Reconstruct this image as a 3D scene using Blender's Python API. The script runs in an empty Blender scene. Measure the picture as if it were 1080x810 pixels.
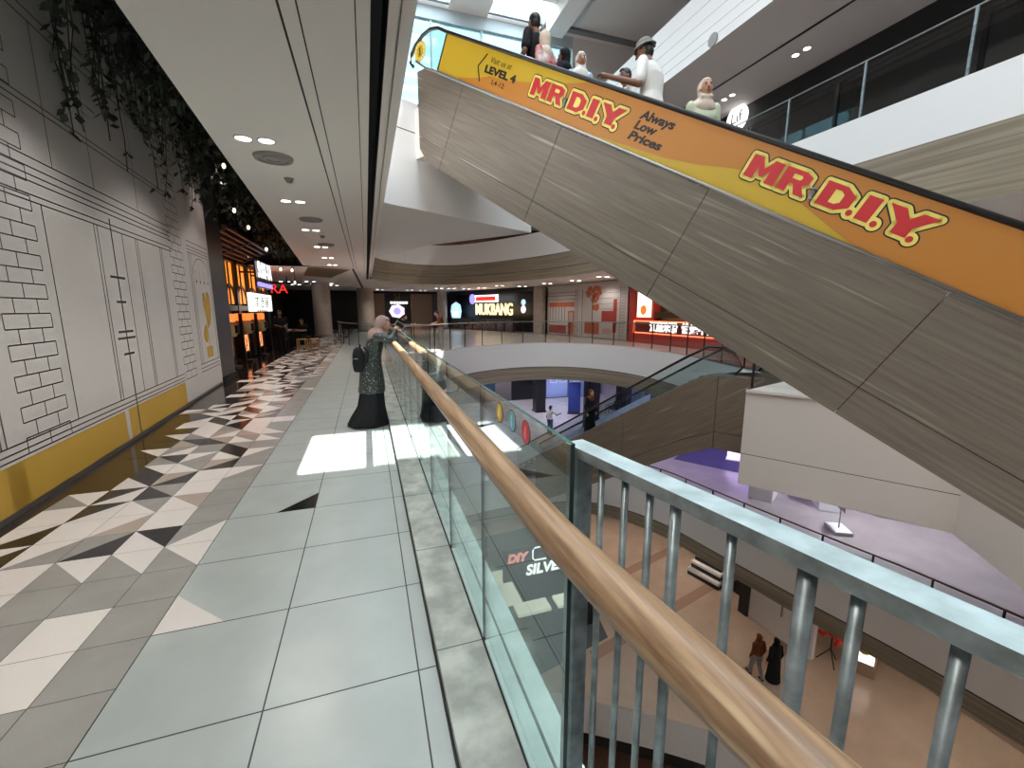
import bpy, bmesh, math, random
from mathutils import Vector, Matrix
from mathutils.geometry import tessellate_polygon
random.seed(7)
S = bpy.context.scene
COL = S.collection
R = math.radians
ORD = ['first', 'second', 'third', 'fourth', 'fifth', 'sixth', 'seventh', 'eighth', 'ninth', 'tenth', 'eleventh',
       'twelfth', 'thirteenth', 'fourteenth', 'fifteenth', 'sixteenth', 'seventeenth', 'eighteenth', 'nineteenth', 'twentieth']

# ------------------------------------------------------------------ camera
FPX, EYE = 450.0, 1.65
PITCH = math.atan(78 / FPX)
YAW = math.atan2(154 / FPX, math.cos(PITCH) + math.sin(PITCH) * 78 / FPX)
cF = Vector((math.sin(YAW) * math.cos(PITCH), math.cos(YAW) * math.cos(PITCH), -math.sin(PITCH)))
cR = Vector((math.cos(YAW), -math.sin(YAW), 0))
cU = cR.cross(cF)
CO = Vector((0, 0, EYE))
cd = bpy.data.cameras.new('camera'); cam = bpy.data.objects.new('camera', cd); COL.objects.link(cam)
cam.matrix_world = Matrix(((cR.x, cU.x, -cF.x, 0), (cR.y, cU.y, -cF.y, 0), (cR.z, cU.z, -cF.z, EYE), (0, 0, 0, 1)))
cd.sensor_width = 36.0; cd.lens = 36.0 * FPX / 1080.0; cd.clip_start = 0.03; cd.clip_end = 300
S.camera = cam

def at(x, y, X=None, Y=None, Z=None):
    """where the sight line of a measured photo point meets a known wall or floor plane of the building"""
    d = cF + cR * ((x - 540) / FPX) + cU * ((405 - y) / FPX)
    t = X / d.x if X is not None else (Y / d.y if Y is not None else (Z - EYE) / d.z)
    return CO + d * t

# ------------------------------------------------------------------ materials
def lin(c):
    def f(u):
        u /= 255.0
        return u / 12.92 if u <= 0.04045 else ((u + 0.055) / 1.055) ** 2.4
    return (f(c[0]), f(c[1]), f(c[2]), 1)
MATS = {}
def mat(name, rgb, rough=0.5, metal=0.0, emit=None, es=0.0, spec=0.5, noise=0.0, nscale=6.0, nstretch=(1, 1, 1), rgb2=None, coat=0.0, bump=0.0):
    m = bpy.data.materials.new(name); m.use_nodes = True
    nt = m.node_tree; b = nt.nodes['Principled BSDF']
    b.inputs['Base Color'].default_value = lin(rgb)
    b.inputs['Roughness'].default_value = rough
    b.inputs['Metallic'].default_value = metal
    b.inputs['Specular IOR Level'].default_value = spec
    b.inputs['Coat Weight'].default_value = coat
    if emit is not None:
        b.inputs['Emission Color'].default_value = lin(emit); b.inputs['Emission Strength'].default_value = es
    if noise or rgb2:
        tc = nt.nodes.new('ShaderNodeTexCoord'); mp = nt.nodes.new('ShaderNodeMapping'); n = nt.nodes.new('ShaderNodeTexNoise')
        mp.inputs['Scale'].default_value = nstretch
        n.inputs['Scale'].default_value = nscale; n.inputs['Detail'].default_value = 6
        nt.links.new(tc.outputs['Object'], mp.inputs[0]); nt.links.new(mp.outputs[0], n.inputs['Vector'])
        r = nt.nodes.new('ShaderNodeValToRGB')
        r.color_ramp.elements[0].position = 0.36; r.color_ramp.elements[1].position = 0.66
        c1 = rgb2 or tuple(max(0, c * (1 - noise)) for c in rgb)
        r.color_ramp.elements[0].color = lin(c1); r.color_ramp.elements[1].color = lin(rgb)
        nt.links.new(n.outputs['Fac'], r.inputs[0]); nt.links.new(r.outputs[0], b.inputs['Base Color'])
        if bump:
            bp = nt.nodes.new('ShaderNodeBump'); bp.inputs['Strength'].default_value = bump; bp.inputs['Distance'].default_value = 0.01
            nt.links.new(n.outputs['Fac'], bp.inputs['Height']); nt.links.new(bp.outputs[0], b.inputs['Normal'])
    MATS[name] = m
    return m
def wood(name, dark, mid, light, rough=0.5, along='X', scale=1.0, rot=(0, 0, 0), streak=0.55):
    """grain: stretched noise along one axis, with sparse pale streaks"""
    m = mat(name, mid, rough); nt = m.node_tree; b = nt.nodes['Principled BSDF']
    tc = nt.nodes.new('ShaderNodeTexCoord')
    mr = nt.nodes.new('ShaderNodeMapping'); mr.vector_type = 'POINT'; mr.inputs['Rotation'].default_value = rot
    nt.links.new(tc.outputs['Object'], mr.inputs[0])
    st = {'X': (0.55, 14, 14), 'Y': (14, 0.55, 14), 'Z': (14, 14, 0.55)}[along]
    mp = nt.nodes.new('ShaderNodeMapping'); mp.inputs['Scale'].default_value = tuple(s * scale for s in st)
    nt.links.new(mr.outputs[0], mp.inputs[0])
    n1 = nt.nodes.new('ShaderNodeTexNoise'); n1.inputs['Scale'].default_value = 2.2; n1.inputs['Detail'].default_value = 7
    nt.links.new(mp.outputs[0], n1.inputs['Vector'])
    r1 = nt.nodes.new('ShaderNodeValToRGB')
    r1.color_ramp.elements[0].position = 0.3; r1.color_ramp.elements[1].position = 0.7
    r1.color_ramp.elements[0].color = lin(dark); r1.color_ramp.elements[1].color = lin(mid)
    nt.links.new(n1.outputs['Fac'], r1.inputs[0])
    n2 = nt.nodes.new('ShaderNodeTexNoise'); n2.inputs['Scale'].default_value = 0.9; n2.inputs['Detail'].default_value = 2
    nt.links.new(mp.outputs[0], n2.inputs['Vector'])
    r2 = nt.nodes.new('ShaderNodeValToRGB'); r2.color_ramp.elements[0].position = streak + 0.06; r2.color_ramp.elements[1].position = streak + 0.18
    nt.links.new(n2.outputs['Fac'], r2.inputs[0])
    mx = nt.nodes.new('ShaderNodeMix'); mx.data_type = 'RGBA'
    nt.links.new(r2.outputs[0], mx.inputs[0]); nt.links.new(r1.outputs[0], mx.inputs[6]); mx.inputs[7].default_value = lin(light)
    nt.links.new(mx.outputs[2], b.inputs['Base Color'])
    return m
def glassmat(name, tint, refl=0.06, rough=0.0, power=4.0, white=0.0):
    m = bpy.data.materials.new(name); m.use_nodes = True; nt = m.node_tree
    nt.nodes.clear()
    o = nt.nodes.new('ShaderNodeOutputMaterial'); mx = nt.nodes.new('ShaderNodeMixShader')
    t = nt.nodes.new('ShaderNodeBsdfTransparent'); t.inputs[0].default_value = lin(tint)
    g = nt.nodes.new('ShaderNodeBsdfGlossy'); g.inputs['Roughness'].default_value = rough; g.inputs[0].default_value = (1, 1, 1, 1)
    lw = nt.nodes.new('ShaderNodeLayerWeight'); lw.inputs[0].default_value = 0.5
    p = nt.nodes.new('ShaderNodeMath'); p.operation = 'POWER'; p.inputs[1].default_value = power
    a = nt.nodes.new('ShaderNodeMath'); a.operation = 'MULTIPLY_ADD'; a.inputs[1].default_value = 1 - refl; a.inputs[2].default_value = refl
    nt.links.new(lw.outputs['Facing'], p.inputs[0]); nt.links.new(p.outputs[0], a.inputs[0])
    nt.links.new(a.outputs[0], mx.inputs[0]); nt.links.new(t.outputs[0], mx.inputs[1]); nt.links.new(g.outputs[0], mx.inputs[2])
    last = mx
    if white:
        d = nt.nodes.new('ShaderNodeBsdfTranslucent'); d.inputs[0].default_value = lin((215, 235, 240))
        m2 = nt.nodes.new('ShaderNodeMixShader'); m2.inputs[0].default_value = white
        nt.links.new(mx.outputs[0], m2.inputs[1]); nt.links.new(d.outputs[0], m2.inputs[2]); last = m2
    nt.links.new(last.outputs[0], o.inputs[0])
    MATS[name] = m
    return m

WHITE = mat('white_paint', (214, 210, 206), 0.6)
CEIL = mat('ceiling_paint', (248, 242, 238), 0.7)
FASC = mat('fascia_paint', (236, 234, 232), 0.55)
DECKP = mat('deck_paint', (214, 202, 192), 0.55)
BLACK = mat('black_recess', (14, 14, 16), 0.6)
TILE = mat('tile_big', (166, 173, 171), 0.3, noise=0.05, nscale=3, spec=0.4)
TGREY = mat('tile_grey', (150, 148, 144), 0.25, noise=0.05, nscale=4)
TLIGHT = mat('tile_white', (214, 208, 204), 0.22)
TWARM = mat('tile_beige', (168, 154, 143), 0.2)
TBLACK = mat('tile_black', (26, 26, 28), 0.16)
GROUT = mat('grout', (62, 62, 62), 0.8)
DARKFLOOR = mat('dark_polished_floor', (52, 44, 38), 0.08, noise=0.2, nscale=2)
STONE = mat('kerb_stone', (186, 192, 186), 0.5, noise=0.22, nscale=7)
LEDGE = mat('ledge_paint', (222, 236, 232), 0.5, noise=0.06, nscale=4)
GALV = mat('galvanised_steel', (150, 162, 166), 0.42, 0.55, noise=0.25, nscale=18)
GALVSKYLIT = mat('galvanised_skylit', (186, 206, 208), 0.45, 0.25, noise=0.16, nscale=14)  # same steel, paler and bluer: skylight on its top painted in
STEEL = mat('brushed_steel', (150, 150, 148), 0.35, 0.9)
DSTEEL = mat('dark_steel', (50, 50, 52), 0.4, 0.7)
RUBBER = mat('handrail_rubber', (22, 22, 24), 0.4)
RAILWOOD = wood('handrail_wood', (104, 78, 56), (158, 129, 98), (192, 168, 138), 0.42, 'Y', 2.6)
CLAD = wood('cladding_wood', (92, 84, 74), (114, 106, 95), (150, 142, 130), 0.5, 'X', 1.0, (0, R(-30), 0), 0.57)
CLAD2 = wood('cladding_wood_low', (98, 84, 70), (124, 108, 92), (152, 136, 118), 0.5, 'X', 1.0, (0, R(-31), 0), 0.57)
BAND = wood('bulkhead_wood', (100, 88, 72), (126, 113, 95), (146, 134, 114), 0.5, 'Z', 0.12)
def bandmat(name, c):
    m = mat(name, c, 0.5); nt = m.node_tree; b = nt.nodes['Principled BSDF']
    tc = nt.nodes.new('ShaderNodeTexCoord'); mp = nt.nodes.new('ShaderNodeMapping'); mp.inputs['Scale'].default_value = (0.15, 0.15, 9)
    n = nt.nodes.new('ShaderNodeTexNoise'); n.inputs['Scale'].default_value = 2.0; n.inputs['Detail'].default_value = 5
    r = nt.nodes.new('ShaderNodeValToRGB'); r.color_ramp.elements[0].position = 0.3; r.color_ramp.elements[1].position = 0.75
    r.color_ramp.elements[0].color = lin(tuple(u * 0.8 for u in c)); r.color_ramp.elements[1].color = lin(tuple(min(255, u * 1.12) for u in c))
    nt.links.new(tc.outputs['Object'], mp.inputs[0]); nt.links.new(mp.outputs[0], n.inputs['Vector']); nt.links.new(n.outputs['Fac'], r.inputs[0]); nt.links.new(r.outputs[0], b.inputs['Base Color'])
    return m
BAND = bandmat('bulkhead_wood', (150, 137, 117))
SLAT = bandmat('slat_wood', (120, 92, 60))
GLASS = glassmat('balustrade_glass', (234, 244, 241), 0.045, 0.0, 4.0)
GEDGE = mat('glass_edge', (60, 104, 96), 0.2)
GJOINT = mat('glass_joint', (28, 40, 40), 0.3)
GLASS2 = glassmat('clear_glass', (236, 242, 242), 0.04, 0.0, 5.0)
BLUEGLASS = glassmat('frosted_blue_glass', (170, 190, 230), 0.1, 0.2, 4.0, 0.45)
SKYPANE = glassmat('tinted_window_pane', (150, 172, 176), 0.06, 0.05)
HOARD = mat('hoarding_board', (196, 192, 190), 0.45)
INK = mat('drawn_line', (70, 70, 72), 0.6)
OCHRE = mat('ochre_print', (186, 150, 60), 0.5)
PILLAR = mat('dark_pillar', (44, 44, 48), 0.3)
BLACKWOOD = mat('black_stained_wood', (20, 16, 14), 0.45)
REDWOOD = mat('red_brown_wood', (74, 40, 26), 0.5)
AMBER = mat('amber_panel', (200, 110, 40), 0.5, emit=(255, 140, 50), es=0.9, noise=0.4, nscale=3)
LANT = mat('lantern_panel', (220, 140, 90), 0.5, emit=(255, 150, 92), es=1.1, noise=0.3, nscale=5)
LANTTOP = mat('lantern_top', (220, 110, 50), 0.5, emit=(255, 120, 50), es=0.9)
BARREL = mat('pale_barrel_wood', (176, 150, 106), 0.5)
LEAF = mat('dark_leaf', (44, 58, 40), 0.6, noise=0.4, nscale=3)
BULB = mat('bulb', (255, 240, 210), 0.3, emit=(255, 236, 200), es=3)
LAMP = mat('downlight_lens', (255, 255, 250), 0.3, emit=(255, 252, 244), es=7)
SIGNWHITE = mat('lit_white', (250, 250, 250), 0.4, emit=(250, 248, 245), es=1.1)
SIGNLIT = mat('lit_sign_box', (240, 246, 240), 0.4, emit=(236, 245, 235), es=0.95)
PURPLE = mat('lit_purple', (150, 140, 240), 0.4, emit=(150, 140, 245), es=1.0)
REDLIT = mat('lit_red', (220, 40, 30), 0.4, emit=(230, 45, 35), es=0.9)
GOLDLIT = mat('lit_gold', (246, 224, 170), 0.4, emit=(250, 226, 170), es=1.0)
PINKLIT = mat('lit_pink', (240, 220, 240), 0.4, emit=(240, 215, 240), es=0.95)
BLUELIT = mat('lit_blue', (180, 210, 240), 0.4, emit=(170, 205, 240), es=0.9)
REDPAINT = mat('red_paint', (176, 58, 46), 0.5)
ORANGEPR = mat('orange_print', (176, 92, 62), 0.6)
REDPR = mat('red_print', (158, 60, 52), 0.6)
STONEW = mat('beige_pillar_stone', (176, 164, 152), 0.5, noise=0.06, nscale=3)
BEIGEW = mat('beige_wall', (138, 116, 94), 0.6)
SHOPDARK = mat('dark_shop', (18, 18, 20), 0.35)
SHOPGREY = mat('grey_shop_wall', (70, 68, 70), 0.5)
YEL = mat('banner_yellow', (186, 156, 40), 0.45)
ORG = mat('banner_orange', (176, 116, 42), 0.45)
LRED = mat('letter_red', (186, 34, 42), 0.45)
LYEL = mat('letter_outline_yellow', (228, 214, 110), 0.45)
LBLK = mat('letter_black', (16, 16, 18), 0.5)
FLOOR1 = mat('lower_floor', (168, 158, 158), 0.2, noise=0.06, nscale=1.2)
TAN = mat('tan_floor', (178, 156, 138), 0.16, noise=0.06, nscale=1.0)
TAN2 = mat('tan_floor_band', (150, 122, 104), 0.18)
CARPET = mat('indigo_carpet', (60, 56, 96), 0.8)
BLUEP = mat('blue_panel', (38, 52, 112), 0.4)
BLUEPALE = mat('pale_blue_panel', (150, 165, 215), 0.4)
BLUEP2 = mat('satin_blue_panel', (186, 198, 236), 0.35, noise=0.12, nscale=2)
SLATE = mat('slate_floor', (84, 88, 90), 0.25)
PLAST = mat('white_plastic', (228, 228, 228), 0.4)
WOODY = wood('stool_wood', (150, 110, 66), (190, 148, 96), (206, 170, 120), 0.5, 'Z', 1)
SCREWM = mat('screw_grey', (140, 146, 150), 0.4, 0.3)
SKIN_D = mat('skin_brown', (126, 84, 64), 0.5)
SKIN_M = mat('skin_tan', (172, 124, 98), 0.5)
SKIN_L = mat('skin_light', (196, 154, 130), 0.5)
HAIR = mat('black_hair', (20, 17, 16), 0.5)
EYE_M = mat('eye_dark', (24, 18, 16), 0.3)
LIP = mat('lip', (132, 72, 64), 0.5)
def cloth(name, rgb, **k): return mat('cloth_' + name, rgb, 0.85, spec=0.2, **k)
C_BLACK = cloth('black', (24, 24, 27)); C_CHAR = cloth('charcoal', (52, 54, 58)); C_WHITE = cloth('white', (226, 224, 220))
C_MAUVE = cloth('mauve', (150, 128, 122)); C_BLUE = cloth('light_blue', (160, 190, 220)); C_RED = cloth('red', (176, 36, 44))
C_REDW = cloth('red_white', (232, 226, 222), rgb2=(176, 30, 40), nscale=7); C_GREY = cloth('grey', (128, 126, 122)); C_JEANS = cloth('denim', (60, 72, 96)); C_BROWN = cloth('brown', (110, 62, 40))
C_GREEN = cloth('pale_green', (196, 204, 180)); C_NAVY = cloth('navy', (26, 28, 44)); C_BEIGE = cloth('beige', (206, 190, 174))
# sequinned tunic
C_SEQ = mat('sequin_cloth', (46, 52, 50), 0.45); _nt = C_SEQ.node_tree; _b = _nt.nodes['Principled BSDF']
_tc = _nt.nodes.new('ShaderNodeTexCoord'); _v = _nt.nodes.new('ShaderNodeTexVoronoi'); _v.inputs['Scale'].default_value = 34
_r = _nt.nodes.new('ShaderNodeValToRGB'); _r.color_ramp.elements[0].position = 0.12; _r.color_ramp.elements[1].position = 0.22
_r.color_ramp.elements[0].color = lin((206, 212, 208)); _r.color_ramp.elements[1].color = lin((40, 46, 44))
_nt.links.new(_tc.outputs['Object'], _v.inputs['Vector']); _nt.links.new(_v.outputs['Distance'], _r.inputs[0]); _nt.links.new(_r.outputs[0], _b.inputs['Base Color'])

# ------------------------------------------------------------------ mesh builder
def V(*a): return Vector(a)
class MB:
    def __init__(s): s.v = []; s.f = []; s.m = []; s.mats = []
    def mi(s, m):
        if m not in s.mats: s.mats.append(m)
        return s.mats.index(m)
    def add(s, vs, fs, m):
        o = len(s.v); i = s.mi(m)
        s.v += [Vector(p) for p in vs]; s.f += [tuple(o + k for k in f) for f in fs]; s.m += [i] * len(fs)
        return s
    def box(s, lo, hi, m, M=None):
        x0, y0, z0 = lo; x1, y1, z1 = hi
        vs = [V(x, y, z) for x in (x0, x1) for y in (y0, y1) for z in (z0, z1)]
        if M is not None: vs = [M @ p for p in vs]
        return s.add(vs, [(0, 1, 3, 2), (4, 6, 7, 5), (0, 4, 5, 1), (2, 3, 7, 6), (0, 2, 6, 4), (1, 5, 7, 3)], m)
    def quad(s, a, b, c, d, m): return s.add([a, b, c, d], [(0, 1, 2, 3)], m)
    def prism(s, poly, vec, m, side=None):
        n = len(poly); a = [Vector(p) for p in poly]; b = [p + Vector(vec) for p in a]
        tris = tessellate_polygon([a])
        i = len(s.v)
        s.add(a + b, [tuple(t) for t in tris] + [tuple(n + k for k in reversed(t)) for t in tris], m)
        o = i; mi = s.mi(side or m)
        for k in range(n):
            s.f.append((o + k, o + (k + 1) % n, o + n + (k + 1) % n, o + n + k)); s.m.append(mi)
        return s
    def ring(s, c, ax, r, n, up=None, ry=None):
        ax = Vector(ax).normalized()
        u = Vector(up) if up is not None else (V(0, 0, 1) if abs(ax.z) < 0.9 else V(1, 0, 0))
        e1 = u.cross(ax)
        e1 = e1.normalized() if e1.length > 1e-6 else V(1, 0, 0)
        e2 = ax.cross(e1)
        return [Vector(c) + e1 * (r * math.cos(t)) + e2 * ((ry or r) * math.sin(t)) for t in (2 * math.pi * k / n for k in range(n))]
    def rings(s, rs, m, closed=True):
        n = len(rs[0]); vs = [p for r in rs for p in r]; fs = []
        for i in range(len(rs) - 1):
            for k in range(n):
                fs.append((i * n + k, i * n + (k + 1) % n, (i + 1) * n + (k + 1) % n, (i + 1) * n + k))
        if closed:
            fs.append(tuple(reversed(range(n)))); fs.append(tuple((len(rs) - 1) * n + k for k in range(n)))
        return s.add(vs, fs, m)
    def tube(s, path, r, m, n=10):
        P = [Vector(p) for p in path]; rs = []
        for i, p in enumerate(P):
            d = (P[min(i + 1, len(P) - 1)] - P[max(i - 1, 0)])
            rs.append(s.ring(p, d, r[i] if isinstance(r, (list, tuple)) else r, n))
        return s.rings(rs, m)
    def lathe(s, prof, c, m, n=20):
        return s.rings([[V(c[0] + r * math.cos(t), c[1] + r * math.sin(t), c[2] + z) for t in (2 * math.pi * k / n for k in range(n))] for r, z in prof], m)
    def rc(s, a, b, ra, rb, m, n=12):
        a = Vector(a); b = Vector(b); d = b - a; L = d.length
        d = d / L if L > 1e-6 else V(0, 0, 1)
        rs = []
        for k in range(4): t = R(-80 + k * 26.7); rs.append(s.ring(a + d * (ra * math.sin(t)), d, ra * math.cos(t), n))
        for k in range(4): t = R(k * 26.7); rs.append(s.ring(b + d * (rb * math.sin(t)), d, rb * math.cos(t), n))
        return s.rings(rs, m)
    def ell(s, c, r, m, n=16, M=None):
        c = Vector(c); rs = []
        for k in range(1, 10):
            t = R(-90 + 18 * k)
            ring = [V(r[0] * math.cos(t) * math.cos(u), r[1] * math.cos(t) * math.sin(u), r[2] * math.sin(t)) for u in (2 * math.pi * j / n for j in range(n))]
            rs.append([c + (M @ p if M is not None else p) for p in ring])
        return s.rings(rs, m)
    def poly(s, outer, holes, z, m, down=False):
        loops = [[V(x, y, z) for x, y in outer]] + [[V(x, y, z) for x, y in h] for h in holes]
        tr = tessellate_polygon(loops); vs = [p for l in loops for p in l]
        fs = []
        for t in tr:
            a, b, c = (vs[i] for i in t)
            up = (b - a).cross(c - a).z > 0
            fs.append(tuple(t) if up != down else tuple(reversed(t)))
        return s.add(vs, fs, m)
    def band(s, pts, z0, z1, m, inset0=0.0, closed=False, th=0.0):
        n = len(pts); rng = range(n if closed else n - 1)
        vs = [V(x, y, z0) for x, y in pts] + [V(x, y, z1) for x, y in pts]
        return s.add(vs, [(k, (k + 1) % n, n + (k + 1) % n, n + k) for k in rng], m)
    def xf(s, M): s.v = [M @ p for p in s.v]; return s
    def mesh(s, name, smooth=False):
        me = bpy.data.meshes.new(name); me.from_pydata([tuple(p) for p in s.v], [], s.f)
        for m in s.mats: me.materials.append(m)
        me.polygons.foreach_set('material_index', s.m)
        if smooth: me.polygons.foreach_set('use_smooth', [True] * len(s.f))
        bm = bmesh.new(); bm.from_mesh(me); bmesh.ops.recalc_face_normals(bm, faces=bm.faces) if smooth or len(s.f) > 5 else None
        bm.to_mesh(me); bm.free(); me.update(); return me
    def build(s, name, parent=None, smooth=False, world=False, label=None, bevel=0.0, auto=False):
        if parent is None:
            lo = Vector([min(p[i] for p in s.v) for i in range(3)]); hi = Vector([max(p[i] for p in s.v) for i in range(3)])
            o = V((lo.x + hi.x) / 2, (lo.y + hi.y) / 2, lo.z)
        else:
            o = root_loc(parent) if world else V(0, 0, 0)
        s.v = [p - o for p in s.v]
        ob = bpy.data.objects.new(name, s.mesh(name, smooth)); COL.objects.link(ob)
        if parent is None: ob.location = o
        else: ob.parent = parent
        if label: ob['label'] = label
        if bevel:
            b = ob.modifiers.new('bevel', 'BEVEL'); b.width = bevel; b.segments = 2; b.limit_method = 'ANGLE'
        if auto and not smooth:
            for p in ob.data.polygons: p.use_smooth = True
            ob.data.set_sharp_from_angle(angle=R(35))
        return ob
def root_loc(o):
    while o.parent: o = o.parent
    return o.location.copy()
def fuse(mb, name, parent, vox, label=None):
    """one continuous skin over overlapping volumes"""
    me = mb.mesh(name); ob = bpy.data.objects.new(name, me); COL.objects.link(ob)
    md = ob.modifiers.new('r', 'REMESH'); md.mode = 'VOXEL'; md.voxel_size = vox; md.use_smooth_shade = True
    sm = ob.modifiers.new('s', 'SMOOTH'); sm.factor = 0.5; sm.iterations = 3
    dg = bpy.context.evaluated_depsgraph_get(); dg.update()
    m2 = bpy.data.meshes.new_from_object(ob.evaluated_get(dg)); ob.modifiers.clear()
    m2.name = name; ob.data = m2
    m2.materials.clear()
    m2.materials.append(mb.mats[0])
    for p in m2.polygons: p.use_smooth = True; p.material_index = 0
    bpy.data.meshes.remove(me)
    if parent is not None: ob.parent = parent
    if label: ob['label'] = label
    return ob
def tag(o, label, cat, group=None, kind=None):
    o['label'] = label; o['category'] = cat
    if group: o['group'] = group
    if kind: o['kind'] = kind
    return o
def thing(name, label, cat, loc=(0, 0, 0), rz=0.0, group=None):
    o = bpy.data.objects.new(name, None); COL.objects.link(o); o.location = loc; o.rotation_euler = (0, 0, rz)
    o.empty_display_size = 0.1
    return tag(o, label, cat, group)
def struct(o, label=None):
    o['kind'] = 'structure'
    if label: o['label'] = label
    return o
def dup(root, loc, rz, label, group=None):
    r = root.copy(); COL.objects.link(r); r.location = loc; r.rotation_euler = (0, 0, rz); r['label'] = label
    if group: r['group'] = group
    for ch in list(root.children):
        c = ch.copy(); COL.objects.link(c); c.parent = r
        for g in ch.children:
            d = g.copy(); COL.objects.link(d); d.parent = c
    return r
def frame(o, ex, ey, ez):
    ex, ey, ez = (Vector(e).normalized() for e in (ex, ey, ez))
    return Matrix(((ex.x, ey.x, ez.x, o[0]), (ex.y, ey.y, ez.y, o[1]), (ex.z, ey.z, ez.z, o[2]), (0, 0, 0, 1)))
def text(name, body, size, M, m, parent=None, ext=0.004, off=0.0, shear=0.0, align='CENTER', width=None, label=None):
    cu = bpy.data.curves.new(name, 'FONT'); cu.body = body; cu.size = size; cu.extrude = ext; cu.offset = off; cu.shear = shear
    cu.align_x = align; cu.align_y = 'CENTER' if align == 'CENTER' else 'BOTTOM_BASELINE'; cu.resolution_u = 4
    ob = bpy.data.objects.new(name, cu); COL.objects.link(ob)
    dg = bpy.context.evaluated_depsgraph_get(); dg.update()
    me = bpy.data.meshes.new_from_object(ob.evaluated_get(dg)); bpy.data.objects.remove(ob); bpy.data.curves.remove(cu)
    xs = [v.co.x for v in me.vertices] or [0, 1]
    if width:
        k = width / (max(xs) - min(xs)); c = (max(xs) + min(xs)) / 2 if align == 'CENTER' else min(xs)
        for v in me.vertices: v.co.x = (v.co.x - c) * k
    me.transform(M); me.materials.clear(); me.materials.append(m)
    o = bpy.data.objects.new(name, me); COL.objects.link(o)
    if parent is not None: o.parent = parent
    if label: o['label'] = label
    return o
def catmull(pts, n=6):
    out = []
    P = [Vector((p[0], p[1], 0)) for p in pts]
    for i in range(len(P) - 1):
        p0 = P[max(i - 1, 0)]; p1 = P[i]; p2 = P[i + 1]; p3 = P[min(i + 2, len(P) - 1)]
        for k in range(n):
            t = k / n
            q = 0.5 * ((2 * p1) + (-p0 + p2) * t + (2 * p0 - 5 * p1 + 4 * p2 - p3) * t * t + (-p0 + 3 * p1 - 3 * p2 + p3) * t ** 3)
            out.append((q.x, q.y))
    out.append((P[-1].x, P[-1].y))
    return out
def inset(pts, d):
    """shift an open plan line sideways (to its left)"""
    out = []
    for i, p in enumerate(pts):
        a = pts[max(i - 1, 0)]; b = pts[min(i + 1, len(pts) - 1)]
        t = V(b[0] - a[0], b[1] - a[1], 0).normalized()
        out.append((p[0] - t.y * d, p[1] + t.x * d))
    return out

# ------------------------------------------------------------------ the building shell
LV3, LV1, LV0, LVG, CZ, ROOF = 5.2, -5.2, -10.4, -13.6, 3.3, 13.0
OUT = [(-6.5, -8), (22, -8), (22, 46), (-6.5, 46)]
FAR2 = catmull([(0.65, 11.5), (0.66, 13.5), (0.95, 14.9), (1.6, 15.9), (2.52, 16.8), (4.5, 18.9), (6.7, 19.9), (8.7, 19.8), (10.2, 18.7), (11.05, 16.7), (11.2, 14.3), (10.9, 12.5), (10.3, 10.4), (9.7, 8.2)], 6)
VOID2 = [(0.65, -7.9)] + FAR2 + [(9.5, 7.4), (8.28, 7.0), (7.4, 6.7), (9.1, 3.9), (6.75, 1.1), (5.4, 0.35), (5.0, -0.6), (5.0, -7.9)]
RING1 = catmull([(1.0, 13.5), (2.5, 15.2), (4.6, 15.75), (6.8, 15.65), (8.2, 15.3), (9.39, 14.4), (10.34, 12.6), (10.77, 10.3), (11.24, 7.7), (11.7, 5.5), (12, 3)], 5)
VOID1 = [(1.0, -7.9)] + RING1 + [(12, -7.9)]
FAR3 = catmull([(0.36, 23.6), (0.75, 25.6), (1.8, 27.2), (3.5, 28.2), (5.3, 28.0), (7.0, 25.9), (8.5, 22.8), (9.4, 19.8), (9.6, 17), (9.3, 14), (8.95, 11.5)], 6)
VOID3 = [(0.36, -7.9)] + FAR3 + [(8.95, -7.9)]
EDGE0 = catmull([(2, 11.8), (4.5, 11.0), (5.79, 10.185), (6.875, 9.48), (8.0, 8.71), (9.0, 7.9), (10, 6.8), (10.5, 5)], 4)
VOID0 = [(2, -7.9)] + EDGE0 + [(10.5, -7.9)]

# level 2 floor: grout bed, big tiles, mosaic of triangles, dark polished strip
def wallx(y): return -2.984 - 0.0633 * (y - 7.847)
m = MB(); m.poly(OUT, [VOID2], -0.004, GROUT)
TX, TY, Y0 = 0.64, 0.655, 1.775
g = 0.0035
for j in range(-10, 62):
    y0 = Y0 + j * TY
    for x0, x1 in ((-1.14, -0.5), (-0.5, 0.14), (0.14, 0.225)):
        if y0 > 13.5 and x1 > 0.2: continue
        if abs(x0 + 1.14) < 0.01 and j == 1:   # a white corner triangle is let into this tile
            m.add([V(-0.815, y0 + g, 0), V(-0.5 - g, y0 + g, 0), V(-0.5 - g, y0 + TY - g, 0), V(-1.14 + g, y0 + TY - g, 0), V(-1.14 + g, y0 + 0.33, 0)], [(0, 1, 2, 3, 4)], TILE)
            m.add([V(-1.14 + g, y0 + g, 0), V(-0.815, y0 + g, 0), V(-1.14 + g, y0 + 0.33, 0)], [(0, 1, 2)], TLIGHT); continue
        if abs(x0 + 1.14) < 0.01 and j == 3:   # and a black one into this
            a, b, c = V(-0.79, y0 + g, 0), V(-0.5 - g, y0 + g, 0), V(-0.5 - g, y0 + 0.32, 0)
            m.add([a, b, c], [(0, 1, 2)], TBLACK)
            m.add([V(-1.14 + g, y0 + g, 0), a, c, V(-0.5 - g, y0 + TY - g, 0), V(-1.14 + g, y0 + TY - g, 0)], [(0, 1, 2, 3, 4)], TILE); continue
        m.quad(V(x0 + g, y0 + g, 0), V(x1 - g, y0 + g, 0), V(x1 - g, y0 + TY - g, 0), V(x0 + g, y0 + TY - g, 0), TILE)
rt = random.Random(11)
q = 0.3
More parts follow.
